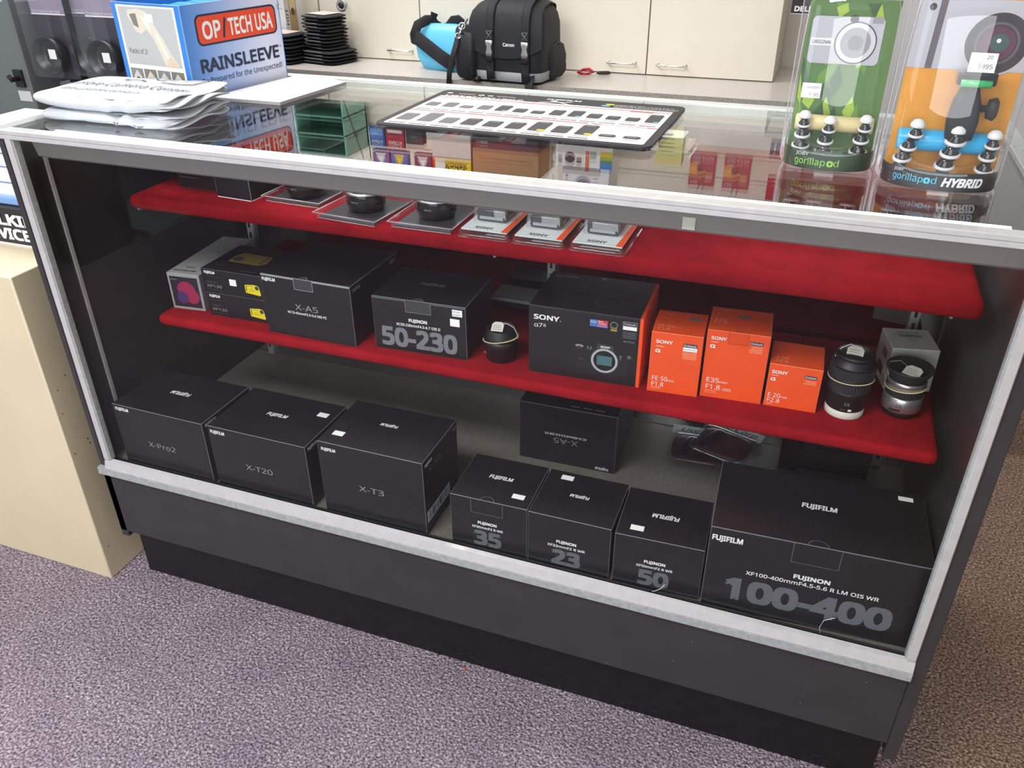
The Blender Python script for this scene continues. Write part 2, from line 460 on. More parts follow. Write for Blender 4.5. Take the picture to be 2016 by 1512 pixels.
for i in range(70):
    x, z = rn.uniform(0.0, 1.45), abs(rn.gauss(0.0, 0.018)) + 0.003; k = rn.uniform(0.002, 0.014)
    b.face([(x, 0.03 - EPS, z), (x + k, 0.03 - EPS, z + 0.0003), (x + k, 0.03 - EPS, z + rn.uniform(0.0006, 0.0018)), (x, 0.03 - EPS, z + 0.0009)], dgry)
b.done('toe_kick', case)
b = B(); b.box(-0.014, 1.4745, 0.0105, DP - 0.012, 0.298, 0.312, deckm); b.done('deck', case)
b = B(); b.box(-0.012, 1.474, 0.0108, 0.0165, 0.3121, 0.3185, blk); b.done('glazing_channel', case)
b = B(); b.box(-0.014, 1.4745, DP - 0.012, DP, 0.1, 0.312, lam); b.done('back_rail', case)
# lower front rail: a bright sloping lip over a duller step
b = B()
b.loft([[(x, y, z) for y, z in ((-0.010, 0.2885), (-0.010, 0.3040), (-0.0005, 0.3045), (-0.0005, 0.2885))] for x in (XL + 0.001, 1.474)], alud, smooth=False)
b.loft([[(x, y, z) for y, z in ((-0.0085, 0.3045), (-0.004, 0.3215), (0.0035, 0.3235), (0.0035, 0.3045))] for x in (-0.012, 1.474)], alu, smooth=False)
for i in range(60):
    x = rn.uniform(0, 1.46); z = rn.choice((0.3035, rn.uniform(0.290, 0.302))); k = rn.uniform(0.0005, 0.0022)
    b.face([(x, -0.0104, z), (x + k, -0.0104, z), (x + k, -0.0104, z + k * 0.5), (x, -0.0104, z + k * 0.5)], wht)
b.done('lower_rail', case)
# upright trims
b = B(); b.box(-0.0125, 0.0, -0.004, 0.004, 0.3235, 0.954, alu, 0.0008); b.box(0.0, 0.003, -0.001, 0.010, 0.3235, 0.954, alud); b.done('corner_trim', case)
b = B(); b.box(1.4619, 1.4735, -0.004, 0.004, 0.3235, 0.954, alu, 0.0008); b.box(1.4588, 1.4619, -0.001, 0.010, 0.3235, 0.954, alud); b.box(1.4737, 1.4745, -0.003, 0.002, 0.3235, 0.954, mat('brown_seam', (96, 76, 66), 0.6)); b.done('corner_trim', case)
# top frame
b = B()
for z0, z1, y in ((0.9525, 0.9598, -0.0045), (0.9602, 0.9668, -0.0055)): b.box(XL, XR, y, 0.0035, z0, z1, alu, 0.0007)
b.box(XL, XR, -0.004, 0.016, 0.9602, 0.9672, alu, 0.0007)
b.box(XL, XR, DP - 0.022, DP, 0.945, 0.9672, mat('white_rail', (214, 220, 216), 0.35, metal=0.3), 0.001)
b.box(XL - 0.004, -0.012, 0.0, DP, 0.952, 0.9682, alud, 0.001); b.box(1.4745, XR + 0.004, 0.0, DP, 0.952, 0.9682, alud, 0.001)
b.done('top_frame', case)
b = B(); b.box(-0.012, 1.4745, 0.0165, DP - 0.0222, 0.959, 0.965, case_glass); b.done('top_glass', case)
b = B(); b.box(0.0, 1.4619, 0.0045, 0.0095, 0.315, 0.9522, front_glass_m); b.done('front_glass', case)
# back sliding mirrored doors
for x0, x1, y in ((-0.013, 0.745, 0.506), (0.72, 1.4735, 0.5125)):
    b = B(); b.box(x0, x1, y, y + 0.005, 0.314, 0.944, mirror); o = b.done('sliding_mirror_door', case)
# slotted standards and brackets
for x in (0.035, 0.752, 1.425):
    b = B(); b.box(x - 0.008, x + 0.008, 0.497, 0.5055, 0.314, 0.943, alud, 0.001)
    for k in range(24): b.box(x - 0.0025, x + 0.0025, 0.4962, 0.4975, 0.335 + k * 0.0254, 0.349 + k * 0.0254, blk)
    b.done('slotted_standard', case)
    for zt in (0.553, 0.7905):
        b = B(); b.prism([(0.4965, zt - 0.001), (0.4965, zt - 0.05), (0.47, zt - 0.03), (0.19, zt - 0.012), (0.185, zt - 0.001)], -0.002, 0.002, alud, M=T(x, 0, 0) @ Matrix(((0, 0, 1, 0), (1, 0, 0, 0), (0, 1, 0, 0), (0, 0, 0, 1)))); b.done('shelf_bracket', case)
# vertical strip on the left inside wall
b = B(); b.box(-0.014, -0.0105, 0.058, 0.066, 0.316, 0.915, alu, 0.0006); b.done('edge_strip', case)
# lamp
b = B()
b.loft([[(x, y, z) for y, z in ((0.0215, 0.957), (0.030, 0.9195), (0.034, 0.9160), (0.062, 0.9160), (0.064, 0.926), (0.0625, 0.926), (0.0605, 0.9178), (0.0350, 0.9178), (0.0318, 0.9205), (0.0232, 0.957))] for x in (0.012, 1.4735)], hoodm, smooth=False)
b.done('lamp_hood', case)
b = B(); b.lathe([(0.0001, 0), (0.0065, 0), (0.0065, 1.40), (0.0001, 1.40)], tube_m, 16, M=T(0.035, 0.057, 0.9505) @ RY(pi / 2)); b.done('lamp_tube', case)

def shelf(name, label, x0, x1, y0, y1, z0, z1):
    b = B(); r = (z1 - z0) * 0.42; prof = []
    for k in range(7): a = pi - k * pi / 12; prof.append((y0 + r + r * cos(a), z1 - r + r * sin(a)))
    prof += [(y1, z1), (y1, z0)]
    for k in range(7): a = 1.5 * pi - k * pi / 12; prof.append((y0 + r + r * cos(a), z0 + r + r * sin(a)))
    xs = [x0, x0 + 0.003, x0 + 0.012] + [x0 + 0.012 + (x1 - x0 - 0.024) * i / 12 for i in range(1, 12)] + [x1 - 0.012, x1 - 0.003, x1]
    zc = (z0 + z1) / 2; R = []
    for i, x in enumerate(xs):
        k = {0: 0.55, 1: 0.85}.get(min(i, len(xs) - 1 - i), 1.0); sag = -0.0015 * sin(pi * (x - x0) / (x1 - x0))
        R.append([(x, y + (0.008 if k < 0.6 else 0.002 if k < 0.9 else 0) * (1 if y < y1 else 0), zc + (z - zc) * k + 0 * sag) for y, z in prof])
    b.loft(R, velvet)
    return tag(b.done(name), label, 'shelf')
shelf('velvet_shelf', 'upper red velvet covered shelf holding clear trays and blister packs', 0.045, 1.457, 0.160, 0.494, 0.7905, 0.817)
shelf('velvet_shelf', 'lower red velvet covered shelf holding orange and black cartons', 0.045, 1.457, 0.160, 0.494, 0.553, 0.575)

# ------------------------------------------------------------------ cartons on the deck
ZD = 0.312
G1 = 'black camera cartons along the deck front'; G2 = 'small black lens cartons on the deck'
FU = dict(bold=0.04)
def fuji(fc, u, v, w, rot=False, h=None, m=None): return ('t', fc, 'FUJIFILM', u, v, h or w * 0.2, m or wht, dict(bold=0.03, w=w, rot=rot, shear=0.12 if fc == 'T' else 0.0))
carton('camera_carton', 'black camera carton at the far left of the deck, inverted white logo on lid', (0.0225, 0.02, ZD), -0.75, 0.2112, 0.1432, 0.1358, black,
       [fuji('F', 0.0235, 0.1275, 0.031), ('t', 'F', 'X-Pro2', 0.101, 0.0585, 0.0115, lgry, dict(w=0.064)), fuji('T', 0.1025, 0.075, 0.045, True), fuji('R', 0.023, 0.1275, 0.03)], G1)
carton('camera_carton', 'black camera carton, second from left on the deck, sticker at right of lid', (0.2429, 0.02, ZD), -0.45, 0.2103, 0.1453, 0.1345, black,
       [fuji('F', 0.022, 0.1235, 0.031), ('t', 'F', 'X-T20', 0.1017, 0.0587, 0.0115, lgry, dict(w=0.058)), fuji('T', 0.1043, 0.0733, 0.044), fuji('R', 0.021, 0.1257, 0.028)], G1,
       stickers=[('T', 0.174, 0.097, 0.195, 0.110)])
carton('camera_carton', 'tall black camera carton, third from left on the deck, barcode on its side', (0.4806, 0.0182, ZD), -0.12, 0.203, 0.1425, 0.1564, black,
       [fuji('F', 0.022, 0.1425, 0.028), ('t', 'F', 'X-T3', 0.1, 0.0727, 0.0115, lgry, dict(w=0.049)), fuji('T', 0.0986, 0.0837, 0.034, True), fuji('R', 0.022, 0.1445, 0.027),
        ('t', 'R', 'X-T3', 0.045, 0.128, 0.010, mgry, dict(w=0.05)), ('t', 'R', 'FUJI', 0.13, 0.146, 0.005, wht)], G1,
       stickers=[('T', 0.015, 0.026, 0.036, 0.039)], barcode=('R', 0.006, 0.024, 0.100, 0.048))
def lens_ds(num, xf, tw):
    return [('t', 'F', 'FUJINON', 0.0665, 0.0575, 0.0052, wht, dict(w=0.034, bold=0.03)), ('t', 'F', xf, 0.0665, 0.0475, 0.0046, wht, dict(w=tw, bold=0.012)),
            ('t', 'F', num, 0.0665, 0.0245, 0.0275, gry, dict(w=0.05, bold=0.035))]
carton('lens_carton', 'small black lens carton with large grey 35 and thumb flap on front', (0.731, 0.02, ZD), 0.77, 0.1371, 0.123, 0.106, black,
       lens_ds('35', 'XF35mmF2 R WR', 0.056) + [fuji('T', 0.0683, 0.0667, 0.043)], G2, stickers=[('T', 0.102, 0.022, 0.1235, 0.0335)], flap=(0.038, 0.0945, 0.0775, black, gry))
carton('lens_carton', 'small black lens carton with large grey 23, sticker at back of lid', (0.8705, 0.02, ZD), 0.07, 0.1396, 0.1239, 0.1063, black,
       lens_ds('23', 'XF23mmF2 R WR', 0.064) + [fuji('T', 0.0693, 0.0626, 0.033, True)], G2, stickers=[('T', 0.0245, 0.101, 0.046, 0.113)])
carton('lens_carton', 'small black lens carton with large grey 50 beside the biggest black carton', (1.0162, 0.02, ZD), 2.0, 0.1405, 0.1245, 0.1027, black,
       lens_ds('50', 'XF50mmF2 R WR', 0.058) + [fuji('T', 0.0706, 0.0606, 0.044, True)], G2, stickers=[('T', 0.0205, 0.016, 0.042, 0.028)])
carton('lens_carton', 'largest black lens carton with grey 100-400 at the right end of the deck', (1.1603, 0.0195, ZD), 2.2, 0.3085, 0.1735, 0.1584, black,
       [fuji('F', 0.0263, 0.140, 0.045), ('t', 'F', 'FUJINON', 0.154, 0.0955, 0.0072, wht, dict(w=0.052, bold=0.03)), ('t', 'F', 'XF100-400mmF4.5-5.6 R LM OIS WR', 0.155, 0.083, 0.0068, wht, dict(w=0.189, bold=0.01)),
        ('t', 'F', '100-400', 0.1535, 0.0465, 0.0385, gry, dict(w=0.242, bold=0.035)), fuji('T', 0.1535, 0.0928, 0.0525), ('r', 'F', 0.001, 0.1565, 0.308, 0.1578, dgry)],
       stickers=[('T', 0.270, 0.150, 0.2915, 0.160)], flap=(0.1197, 0.1863, 0.122, black, gry))
carton('camera_carton', 'black camera carton turned upside down at the back of the deck', (0.7545, 0.3015, ZD), 1.1, 0.1942, 0.17, 0.1303, black,
       [('t', 'F', 'X-A5', 0.095, 0.0545, 0.0115, lgry, dict(w=0.049, rot=True)), ('t', 'F', 'XC15-45mmF3.5-5.6 OIS PZ', 0.0945, 0.068, 0.0045, wht, dict(w=0.084, rot=True, bold=0.012)),
        fuji('F', 0.169, 0.0071, 0.026, True)] + [('r', 'T', 0.02, 0.012 + k * 0.006, 0.09, 0.0128 + k * 0.006, dgry) for k in range(3)] +
       [('r', 'T', 0.10 + k * 0.024, 0.010, 0.118 + k * 0.024, 0.0145, mgry) for k in range(3)])

# ------------------------------------------------------------------ cartons on the lower shelf
ZS = 0.575
carton('camera_carton', 'large black camera carton with bent lid edge on the lower red shelf', (0.2974, 0.1748, ZS), -0.71, 0.1873, 0.1787, 0.1194, black,
       [fuji('F', 0.0175, 0.1098, 0.028), ('t', 'F', 'X-A5', 0.0914, 0.0625, 0.0115, lgry, dict(w=0.048)), ('t', 'F', 'XC15-45mmF3.5-5.6 OIS PZ', 0.0906, 0.0502, 0.0045, wht, dict(w=0.083, bold=0.012)),
        fuji('T', 0.088, 0.0998, 0.035, False, None, dgry), fuji('R', 0.0203, 0.109, 0.0266, False, None, lgry), fuji('R', 0.155, 0.109, 0.02, False, None, lgry), ('r', 'F', 0.001, 0.1158, 0.1865, 0.1188, lgry)],
       flap=(0.0715, 0.1105, 0.098, dgry, lgry))
carton('lens_carton', 'black lens carton with grey 50-230 on its front, on the lower red shelf', (0.5176, 0.1874, ZS), 2.18, 0.1778, 0.1349, 0.1029, black,
       [('t', 'F', 'FUJINON', 0.0873, 0.0642, 0.0056, wht, dict(w=0.035, bold=0.03)), ('t', 'F', 'XC50-230mmF4.5-6.7 OIS II', 0.0873, 0.0541, 0.0048, wht, dict(w=0.084, bold=0.012)),
        ('t', 'F', '50-230', 0.0873, 0.0278, 0.0335, mgry, dict(w=0.146, bold=0.03)), fuji('T', 0.0877, 0.0726, 0.046, False, None, mgry), ('r', 'F', 0.001, 0.0995, 0.177, 0.1008, mgry)],
       stickers=[('F', 0.1485, 0.0645, 0.166, 0.0785)], flap=(0.065, 0.1128, 0.080, dgry, mgry))
for o in [o for o in bpy.data.objects if o.name.startswith('lens_carton') and o.parent is None and '50-230' in o['label']]:
    plate('colour_label', o, 'F', 0.1778, 0.1349, 0.1029, 0.153, 0.084, 0.1715, 0.0965, sticker, extra=[('Silver', -0.001, 0.0028, 0.0026, blk, dict(w=0.014)), ('Argent', -0.001, -0.0026, 0.0026, blk, dict(w=0.014))])

# full-frame camera carton with orange side
w, d, h = 0.1917, 0.1476, 0.1263
root = thing('camera_carton', 'black camera carton with printed camera and orange side, on lower red shelf', 'box', (0.8092, 0.1971, ZS), rad(2.05))
b = B(); b.box(0, w - 0.006, 0, d, 0, h, black, 0.0006, dgry)
eb, er = mat('badge_blue', (70, 120, 190), 0.5), mat('badge_red', (205, 70, 70), 0.5)
sens = mat('sensor_green', (70, 112, 116), 0.15, coat=0.4); gold = mat('badge_gold', (170, 150, 60), 0.5)
decals(b, [('t', 'F', 'SONY', 0.0305, 0.1065, 0.0082, wht, dict(w=0.044, bold=0.02)), ('t', 'F', '.', 0.0545, 0.1065, 0.0082, wht), ('t', 'F', '\u03b17', 0.0165, 0.0915, 0.0075, wht, dict(w=0.014)), ('r', 'F', 0.0250, 0.089, 0.0295, 0.0945, lgry),
           ('r', 'F', 0.104, 0.1025, 0.1165, 0.115, eb), ('r', 'F', 0.1165, 0.1065, 0.1335, 0.115, er), ('r', 'F', 0.1165, 0.1025, 0.1335, 0.1065, mat('badge_lilac', (150, 120, 190), 0.5)),
           ('t', 'F', 'EISA', 0.110, 0.111, 0.0035, wht, dict(w=0.010)), ('t', 'F', 'Best', 0.122, 0.1125, 0.0028, wht, dict(w=0.008)), ('t', 'F', 'Product', 0.125, 0.109, 0.0028, wht, dict(w=0.012)),
           ('ring', 'F', 0.1438, 0.109, 0.0052, 0.0062, lgry), ('t', 'F', 'TIPA', 0.1438, 0.104, 0.004, gold, dict(w=0.012)), ('r', 'F', 0.1385, 0.0985, 0.149, 0.1015, gold),
           ('r', 'F', 0.1582, 0.1035, 0.1817, 0.1185, lgry), ('r', 'F', 0.159, 0.111, 0.181, 0.1178, dgry, 1.2), ('t', 'F', 'E-mount', 0.170, 0.1144, 0.0034, wht, dict(w=0.018)), ('r', 'F', 0.159, 0.1042, 0.181, 0.1102, sticker, 1.2)] +
       [('r', 'F', 0.159, 0.089 + k * 0.0032, 0.181, 0.0905 + k * 0.0032, gry) for k in range(4)] + [('t', 'F', '4D FOCUS', 0.170, 0.0828, 0.003, lgry, dict(w=0.018)),
           # printed camera
           ('p', 'F', [(0.084, 0.012), (0.168, 0.012), (0.172, 0.02), (0.172, 0.052), (0.160, 0.0585), (0.148, 0.061), (0.146, 0.071), (0.119, 0.073), (0.1165, 0.062), (0.104, 0.061), (0.080, 0.061), (0.078, 0.04), (0.079, 0.02)], mat('print_camera', (30, 31, 35), 0.5)),
           ('p', 'F', circ(0.007, 16, 0.088, 0.0635, 0.0025), lgry, 1.1), ('p', 'F', circ(0.0045, 14, 0.088, 0.061, 0.0025), dgry, 1.3), ('r', 'F', 0.101, 0.0595, 0.109, 0.0655, gry, 1.1), ('r', 'F', 0.1035, 0.061, 0.1065, 0.067, black, 1.3),
           ('p', 'F', [(0.116, 0.063), (0.1465, 0.061), (0.1445, 0.071), (0.1195, 0.0725)], dgry, 1.1), ('t', 'F', 'SONY', 0.1318, 0.0672, 0.0032, wht, dict(w=0.016, bold=0.02)),
           ('p', 'F', circ(0.0235, 40, 0.1312, 0.0415), mat('mount_ring_dark', (70, 74, 76), 0.4), 1.1), ('ring', 'F', 0.1312, 0.0415, 0.0188, 0.0225, mat('mount_ring', (172, 178, 180), 0.35), 1.4), ('p', 'F', circ(0.0185, 36, 0.1312, 0.0415), blk, 1.3), ('r', 'F', 0.1185, 0.033, 0.144, 0.0505, sens, 1.5),
           ('t', 'F', '\u03b1', 0.158, 0.0545, 0.005, lgry), ('t', 'F', '7', 0.158, 0.0485, 0.004, lgry), ('ring', 'F', 0.172, 0.0545, 0.0018, 0.0028, lgry),
           ('t', 'F', 'PRO', 0.0915, 0.0395, 0.003, gry),
           ('t', 'T', 'SONY', 0.031, 0.1298, 0.0085, mgry, dict(w=0.042, bold=0.02)), ('t', 'T', '\u03b17', 0.016, 0.118, 0.007, gry), ('ring', 'T', 0.125, 0.048, 0.0185, 0.0225, dgry), ('ring', 'T', 0.125, 0.048, 0.0225, 0.0232, gry),
           ('t', 'T', 'SONY', 0.128, 0.079, 0.0035, dgry), ('p', 'T', [(0.07, 0.074), (0.105, 0.077), (0.105, 0.08), (0.07, 0.083)], dgry), ('r', 'T', 0.135, 0.105, 0.163, 0.117, mat('badge_dim', (74, 56, 64), 0.5)), ('r', 'T', 0.092, 0.134, 0.1, 0.142, mgry)] +
       [('r', 'F', 0.002 + k * 0.0058, 0.1238, 0.005 + k * 0.0058, 0.1243, gry) for k in range(31)], w - 0.006, d, h)
b.done('sleeve', root)
b = B(); b.box(w - 0.006, w, -0.0004, d, 0, h, orange, 0.0006, orange); b.done('inner_tray', root)

def em(u0, v0, u1, v1):
    return [('r', 'F', u0, v0, u1, v1, mat('emount_slate', (70, 74, 84), 0.5)), ('t', 'F', 'E-mount', (u0 + u1) / 2, (v0 + v1) / 2, (v1 - v0) * 0.5, wht, dict(w=(u1 - u0) * 0.84, bold=0.01), )]
op = mat('orange_fine_print', (248, 176, 140), 0.5); oshade = mat('orange_seam', (205, 62, 20), 0.5)
G3 = 'orange lens cartons on the lower shelf'
carton('lens_carton', 'orange lens carton reading FE 50mm, nearest the black camera carton', (1.0152, 0.2011, ZS), 3.42, 0.0812, 0.0845, 0.1096, orange,
       [('t', 'F', 'SONY', 0.0213, 0.0936, 0.0052, wht, dict(w=0.0266, bold=0.02)), ('r', 'F', 0.0078, 0.084, 0.021, 0.0856, op), ('t', 'F', '\u03b1', 0.0122, 0.0776, 0.0068, wht, dict(w=0.0085, bold=0.02))] + em(0.0513, 0.0885, 0.0734, 0.0952) +
       [('r', 'F', 0.0513, 0.0815, 0.0734, 0.0885, sticker), ('t', 'F', '35mm Full Frame', 0.0623, 0.085, 0.002, gry, dict(w=0.019))] + [('r', 'F', 0.0513, 0.068 + k * 0.0026, 0.0734, 0.0690 + k * 0.0026, op) for k in range(5)] +
       [('t', 'F', 'FE 50', 0.0068, 0.0262, 0.0078, wht, dict(al='l', w=0.0245)), ('t', 'F', 'mm', 0.0322, 0.0243, 0.0042, wht, dict(al='l', w=0.0105)), ('t', 'F', 'F1.8', 0.0068, 0.0153, 0.0078, wht, dict(al='l', w=0.019)),
        ('r', 'F', 0.0068, 0.0062, 0.0205, 0.0098, op), ('r', 'F', 0.0076, 0.007, 0.0197, 0.009, orange, 1.2),
        ('t', 'T', 'FE 50', 0.0075, 0.0245, 0.0075, op, dict(al='l', w=0.024)), ('t', 'T', 'mm', 0.033, 0.0225, 0.004, op, dict(al='l')), ('t', 'T', 'F1.8', 0.0075, 0.014, 0.0075, op, dict(al='l', w=0.019)), ('t', 'T', 'SONY', 0.021, 0.071, 0.005, op), ('t', 'T', '\u03b1', 0.013, 0.057, 0.006, op), ('r', 'T', 0.051, 0.056, 0.0735, 0.066, mat('slate_label', (128, 120, 122), 0.5))], G3, edge=orangee, bev=0.0005)
carton('lens_carton', 'tallest orange lens carton with thumb flap, in the middle of the orange trio', (1.1001, 0.2135, ZS), 2.83, 0.0961, 0.0876, 0.1217, orange,
       [('t', 'F', 'SONY', 0.0188, 0.1084, 0.0052, wht, dict(w=0.0236, bold=0.02)), ('r', 'F', 0.007, 0.1005, 0.019, 0.102, op), ('t', 'F', '\u03b1', 0.0108, 0.0945, 0.0068, wht, dict(w=0.0085, bold=0.02))] + em(0.0668, 0.1035, 0.0866, 0.1098) +
       [('r', 'F', 0.0668 + 0.003 * (k > 2), 0.0905 + k * 0.0026, 0.0866, 0.0914 + k * 0.0026, op) for k in range(5)] +
       [('t', 'F', 'E35', 0.0078, 0.0328, 0.0082, wht, dict(al='l', w=0.0195)), ('t', 'F', 'mm', 0.0282, 0.0310, 0.0044, wht, dict(al='l', w=0.0125)), ('t', 'F', 'F1.8', 0.0078, 0.0202, 0.0088, wht, dict(al='l', w=0.0225)), ('t', 'F', 'OSS', 0.0348, 0.0178, 0.0048, wht, dict(al='l', w=0.0130)),
        ('r', 'F', 0.0078, 0.0088, 0.0245, 0.0132, op), ('r', 'F', 0.0086, 0.0096, 0.0237, 0.0124, orange, 1.2),
        ('t', 'T', 'E35', 0.008, 0.040, 0.0075, op, dict(al='l', w=0.018)), ('t', 'T', 'F1.8', 0.008, 0.030, 0.0075, op, dict(al='l')), ('t', 'T', 'SONY', 0.02, 0.077, 0.005, op), ('t', 'T', '\u03b1', 0.011, 0.062, 0.006, op), ('r', 'T', 0.043, 0.053, 0.061, 0.064, mat('slate_label', (128, 120, 122), 0.5))], G3, edge=orangee, bev=0.0005,
       flap=(0.0335, 0.0630, 0.102, mat('orange_flap', (226, 74, 24), 0.5), oshade))
carton('lens_carton', 'shortest orange lens carton, next to the black lens with a white base', (1.2009, 0.2192, ZS), 0.86, 0.0795, 0.0811, 0.0767, orange,
       [('t', 'F', 'SONY', 0.0166, 0.0632, 0.0052, wht, dict(w=0.0238, bold=0.02)), ('r', 'F', 0.0047, 0.0562, 0.0155, 0.0576, op), ('t', 'F', '\u03b1', 0.0085, 0.0508, 0.0062, wht, dict(w=0.008, bold=0.02))] + em(0.0543, 0.0588, 0.0726, 0.0645) +
       [('r', 'F', 0.0543 + 0.003 * (k == 1), 0.0495 + k * 0.0026, 0.0726, 0.0504 + k * 0.0026, op) for k in range(3)] +
       [('t', 'F', 'E 20', 0.0045, 0.0213, 0.0072, wht, dict(al='l', w=0.0185)), ('t', 'F', 'mm', 0.0238, 0.0197, 0.004, wht, dict(al='l', w=0.0095)), ('t', 'F', 'F2.8', 0.0045, 0.0118, 0.0072, wht, dict(al='l', w=0.019)), ('r', 'F', 0.0045, 0.0045, 0.0125, 0.0058, op),
        ('t', 'T', 'E 20', 0.008, 0.023, 0.0068, op, dict(al='l', w=0.018)), ('t', 'T', 'F2.8', 0.008, 0.012, 0.0068, op, dict(al='l', w=0.018)), ('t', 'T', '\u03b1', 0.012, 0.055, 0.006, op)], G3, edge=orangee, bev=0.0005)
dkt = mat('dark_text', (60, 60, 64), 0.5)
carton('accessory_carton', 'low black carton with a grey front edge behind the short black lens', (0.650, 0.425, ZS), 0, 0.085, 0.062, 0.020, black, [('r', 'F', 0.001, 0.0125, 0.084, 0.0195, lgry)], edge=dgry)
carton('converter_carton', 'small white carton behind the silver lens at the right of the shelf', (1.3819, 0.3373, ZS), 11.3, 0.0732, 0.0746, 0.0764, mat('white_carton', (206, 208, 200), 0.5), 
       [('t', 'T', 'DOUBLER', 0.037, 0.060, 0.005, dkt, dict(w=0.034)), ('r', 'T', 0.012, 0.0535, 0.064, 0.0543, dkt), ('t', 'T', 'TelePlus', 0.037, 0.0475, 0.006, dkt, dict(w=0.038, bold=0.02)), ('r', 'T', 0.012, 0.0425, 0.064, 0.0432, dkt), ('t', 'T', 'AF 2X', 0.037, 0.035, 0.0035, dkt), ('t', 'T', 'Tamron', 0.037, 0.0285, 0.003, dkt),
        ('r', 'L', 0.02, 0.012, 0.05, 0.03, mat('dull_red', (120, 40, 46), 0.5)), ('r', 'L', 0.03, 0.045, 0.055, 0.06, mat('dull_pink', (160, 100, 106), 0.5)), ('t', 'B', 'AF 2X', 0.037, 0.05, 0.005, dkt), ('t', 'B', 'Tamron', 0.037, 0.042, 0.004, dkt)], edge=mat('white_edge', (225, 226, 220), 0.5))
# two stacked compact camera cartons
pc = mat('print_yellow', (226, 208, 40), 0.5); pcd = mat('print_ochre', (120, 104, 50), 0.5)
def compact_ds(top):
    h = 0.049
    ds = [fuji('F', 0.0195, 0.0425, 0.024), ('r', 'F', 0.007, 0.034, 0.045, 0.0344, gry), ('t', 'F', 'FINEPIX', 0.021, 0.0225, 0.0028, gry, dict(w=0.024)), ('t', 'F', 'XP130', 0.0255, 0.0145, 0.0058, lgry, dict(w=0.034)), ('r', 'F', 0.007, 0.006, 0.045, 0.0064, gry),
          ('p', 'F', [(0.0965, 0.011), (0.128, 0.008), (0.130, 0.011), (0.1275, 0.0265), (0.1245, 0.0285), (0.118, 0.0295), (0.0975, 0.0275), (0.096, 0.025)], pc), ('p', 'F', circ(0.0042, 14, 0.1225, 0.0235), dgry, 1.3), ('r', 'F', 0.0985, 0.014, 0.1, 0.0255, dgry, 1.3), ('r', 'F', 0.104, 0.016, 0.118, 0.0168, pcd, 1.3), ('r', 'F', 0.106, 0.0195, 0.113, 0.0203, pcd, 1.3), ('r', 'F', 0.1, 0.0255, 0.116, 0.0262, pcd, 1.3)]
    if top: ds += [('p', 'T', [(0.03, 0.045), (0.1, 0.043), (0.112, 0.055), (0.105, 0.088), (0.035, 0.092), (0.028, 0.07)], pcd), ('p', 'T', circ(0.012, 20, 0.043, 0.062, 0.01), dgry, 1.3), ('r', 'T', 0.096, 0.05, 0.1, 0.085, dgry, 1.3), ('ring', 'T', 0.026, 0.031, 0.009, 0.0096, gry), ('t', 'T', 'Waterproof', 0.1, 0.012, 0.005, gry, dict(w=0.035, shear=0.2))]
    return ds
for k, lb in ((0, 'lower black compact camera carton with small yellow camera picture, lower shelf left'), (1, 'upper black compact camera carton with white sticker, stacked on its twin')):
    carton('compact_camera_carton', lb, (0.1417 + 0.002 * (1 - k), 0.1996, ZS + 0.0492 * k), 0.6, 0.1347, 0.1294, 0.0488, black, compact_ds(k), 'stacked compact camera cartons', edge=dgry,
           stickers=[('F', 0.0625, 0.021, 0.0775, 0.034)] if k else ())
pk = [mat('print_magenta', (150, 40, 76), 0.5), mat('print_violet', (70, 50, 96), 0.5)]
carton('filter_carton', 'grey white carton with dark magenta picture at the left end of lower shelf', (0.0551, 0.2, ZS), 5.06, 0.072, 0.205, 0.0769, mat('grey_carton', (150, 150, 150), 0.5),
       [('r', 'F', 0.005, 0.006, 0.067, 0.07, mat('print_dark', (44, 36, 48), 0.4)), ('p', 'F', circ(0.02, 24, 0.038, 0.043, 0.018), pk[0], 1.2), ('p', 'F', circ(0.017, 20, 0.048, 0.03, 0.016), pk[0], 1.3), ('p', 'F', circ(0.013, 20, 0.027, 0.026), pk[1], 1.4),
        ('t', 'F', 'Raynox', 0.015, 0.064, 0.003, lgry), ('t', 'T', 'Raynox', 0.034, 0.033, 0.006, dkt, dict(w=0.02)), ('t', 'T', 'CLOSE-UP', 0.032, 0.015, 0.0055, dkt, dict(w=0.05, bold=0.02))], edge=lgry)

# ------------------------------------------------------------------ lenses
def string(b, pts, r=0.0007, m=None): b.tube(pts, r, m or tagm, 6)
def price_tag(root, M, w=0.021, h=0.019):
    b = B(); b.prism([(-w / 2, -h / 2), (w / 2, -h / 2), (w / 2, h * 0.25), (w * 0.28, h / 2), (-w * 0.28, h / 2), (-w / 2, h * 0.25)], 0, 0.0006, tagm, M=M)
    for k in range(3):
        b.face([(-w * 0.36, -h * 0.3 + k * h * 0.2, 0.001), (w * (0.36 - 0.06 * k), -h * 0.3 + k * h * 0.2, 0.001), (w * (0.36 - 0.06 * k), -h * 0.26 + k * h * 0.2, 0.001), (-w * 0.36, -h * 0.26 + k * h * 0.2, 0.001)], mgry, M=M)
    b.done('price_tag', root)
def loop(r, z, tilt=0.0, n=40, ph=0.0): return [(r * cos(2 * pi * i / n), r * sin(2 * pi * i / n), z + tilt * cos(2 * pi * i / n + ph)) for i in range(n)]
def ribbed(b, r, z0, z1, m, n=40, d=0.0007):
    rings = []
    for z in (z0, z1): rings.append([((r + (d if i % 2 else 0)) * cos(2 * pi * i / (2 * n)), (r + (d if i % 2 else 0)) * sin(2 * pi * i / (2 * n)), z) for i in range(2 * n)])
    b.loft(rings, m, smooth=False)
bk1 = mat('lens_black', (24, 24, 27), 0.45)
t = thing('camera_lens', 'short black lens with cream rubber band between two black cartons', 'camera lens', (0.747, 0.2272, ZS))
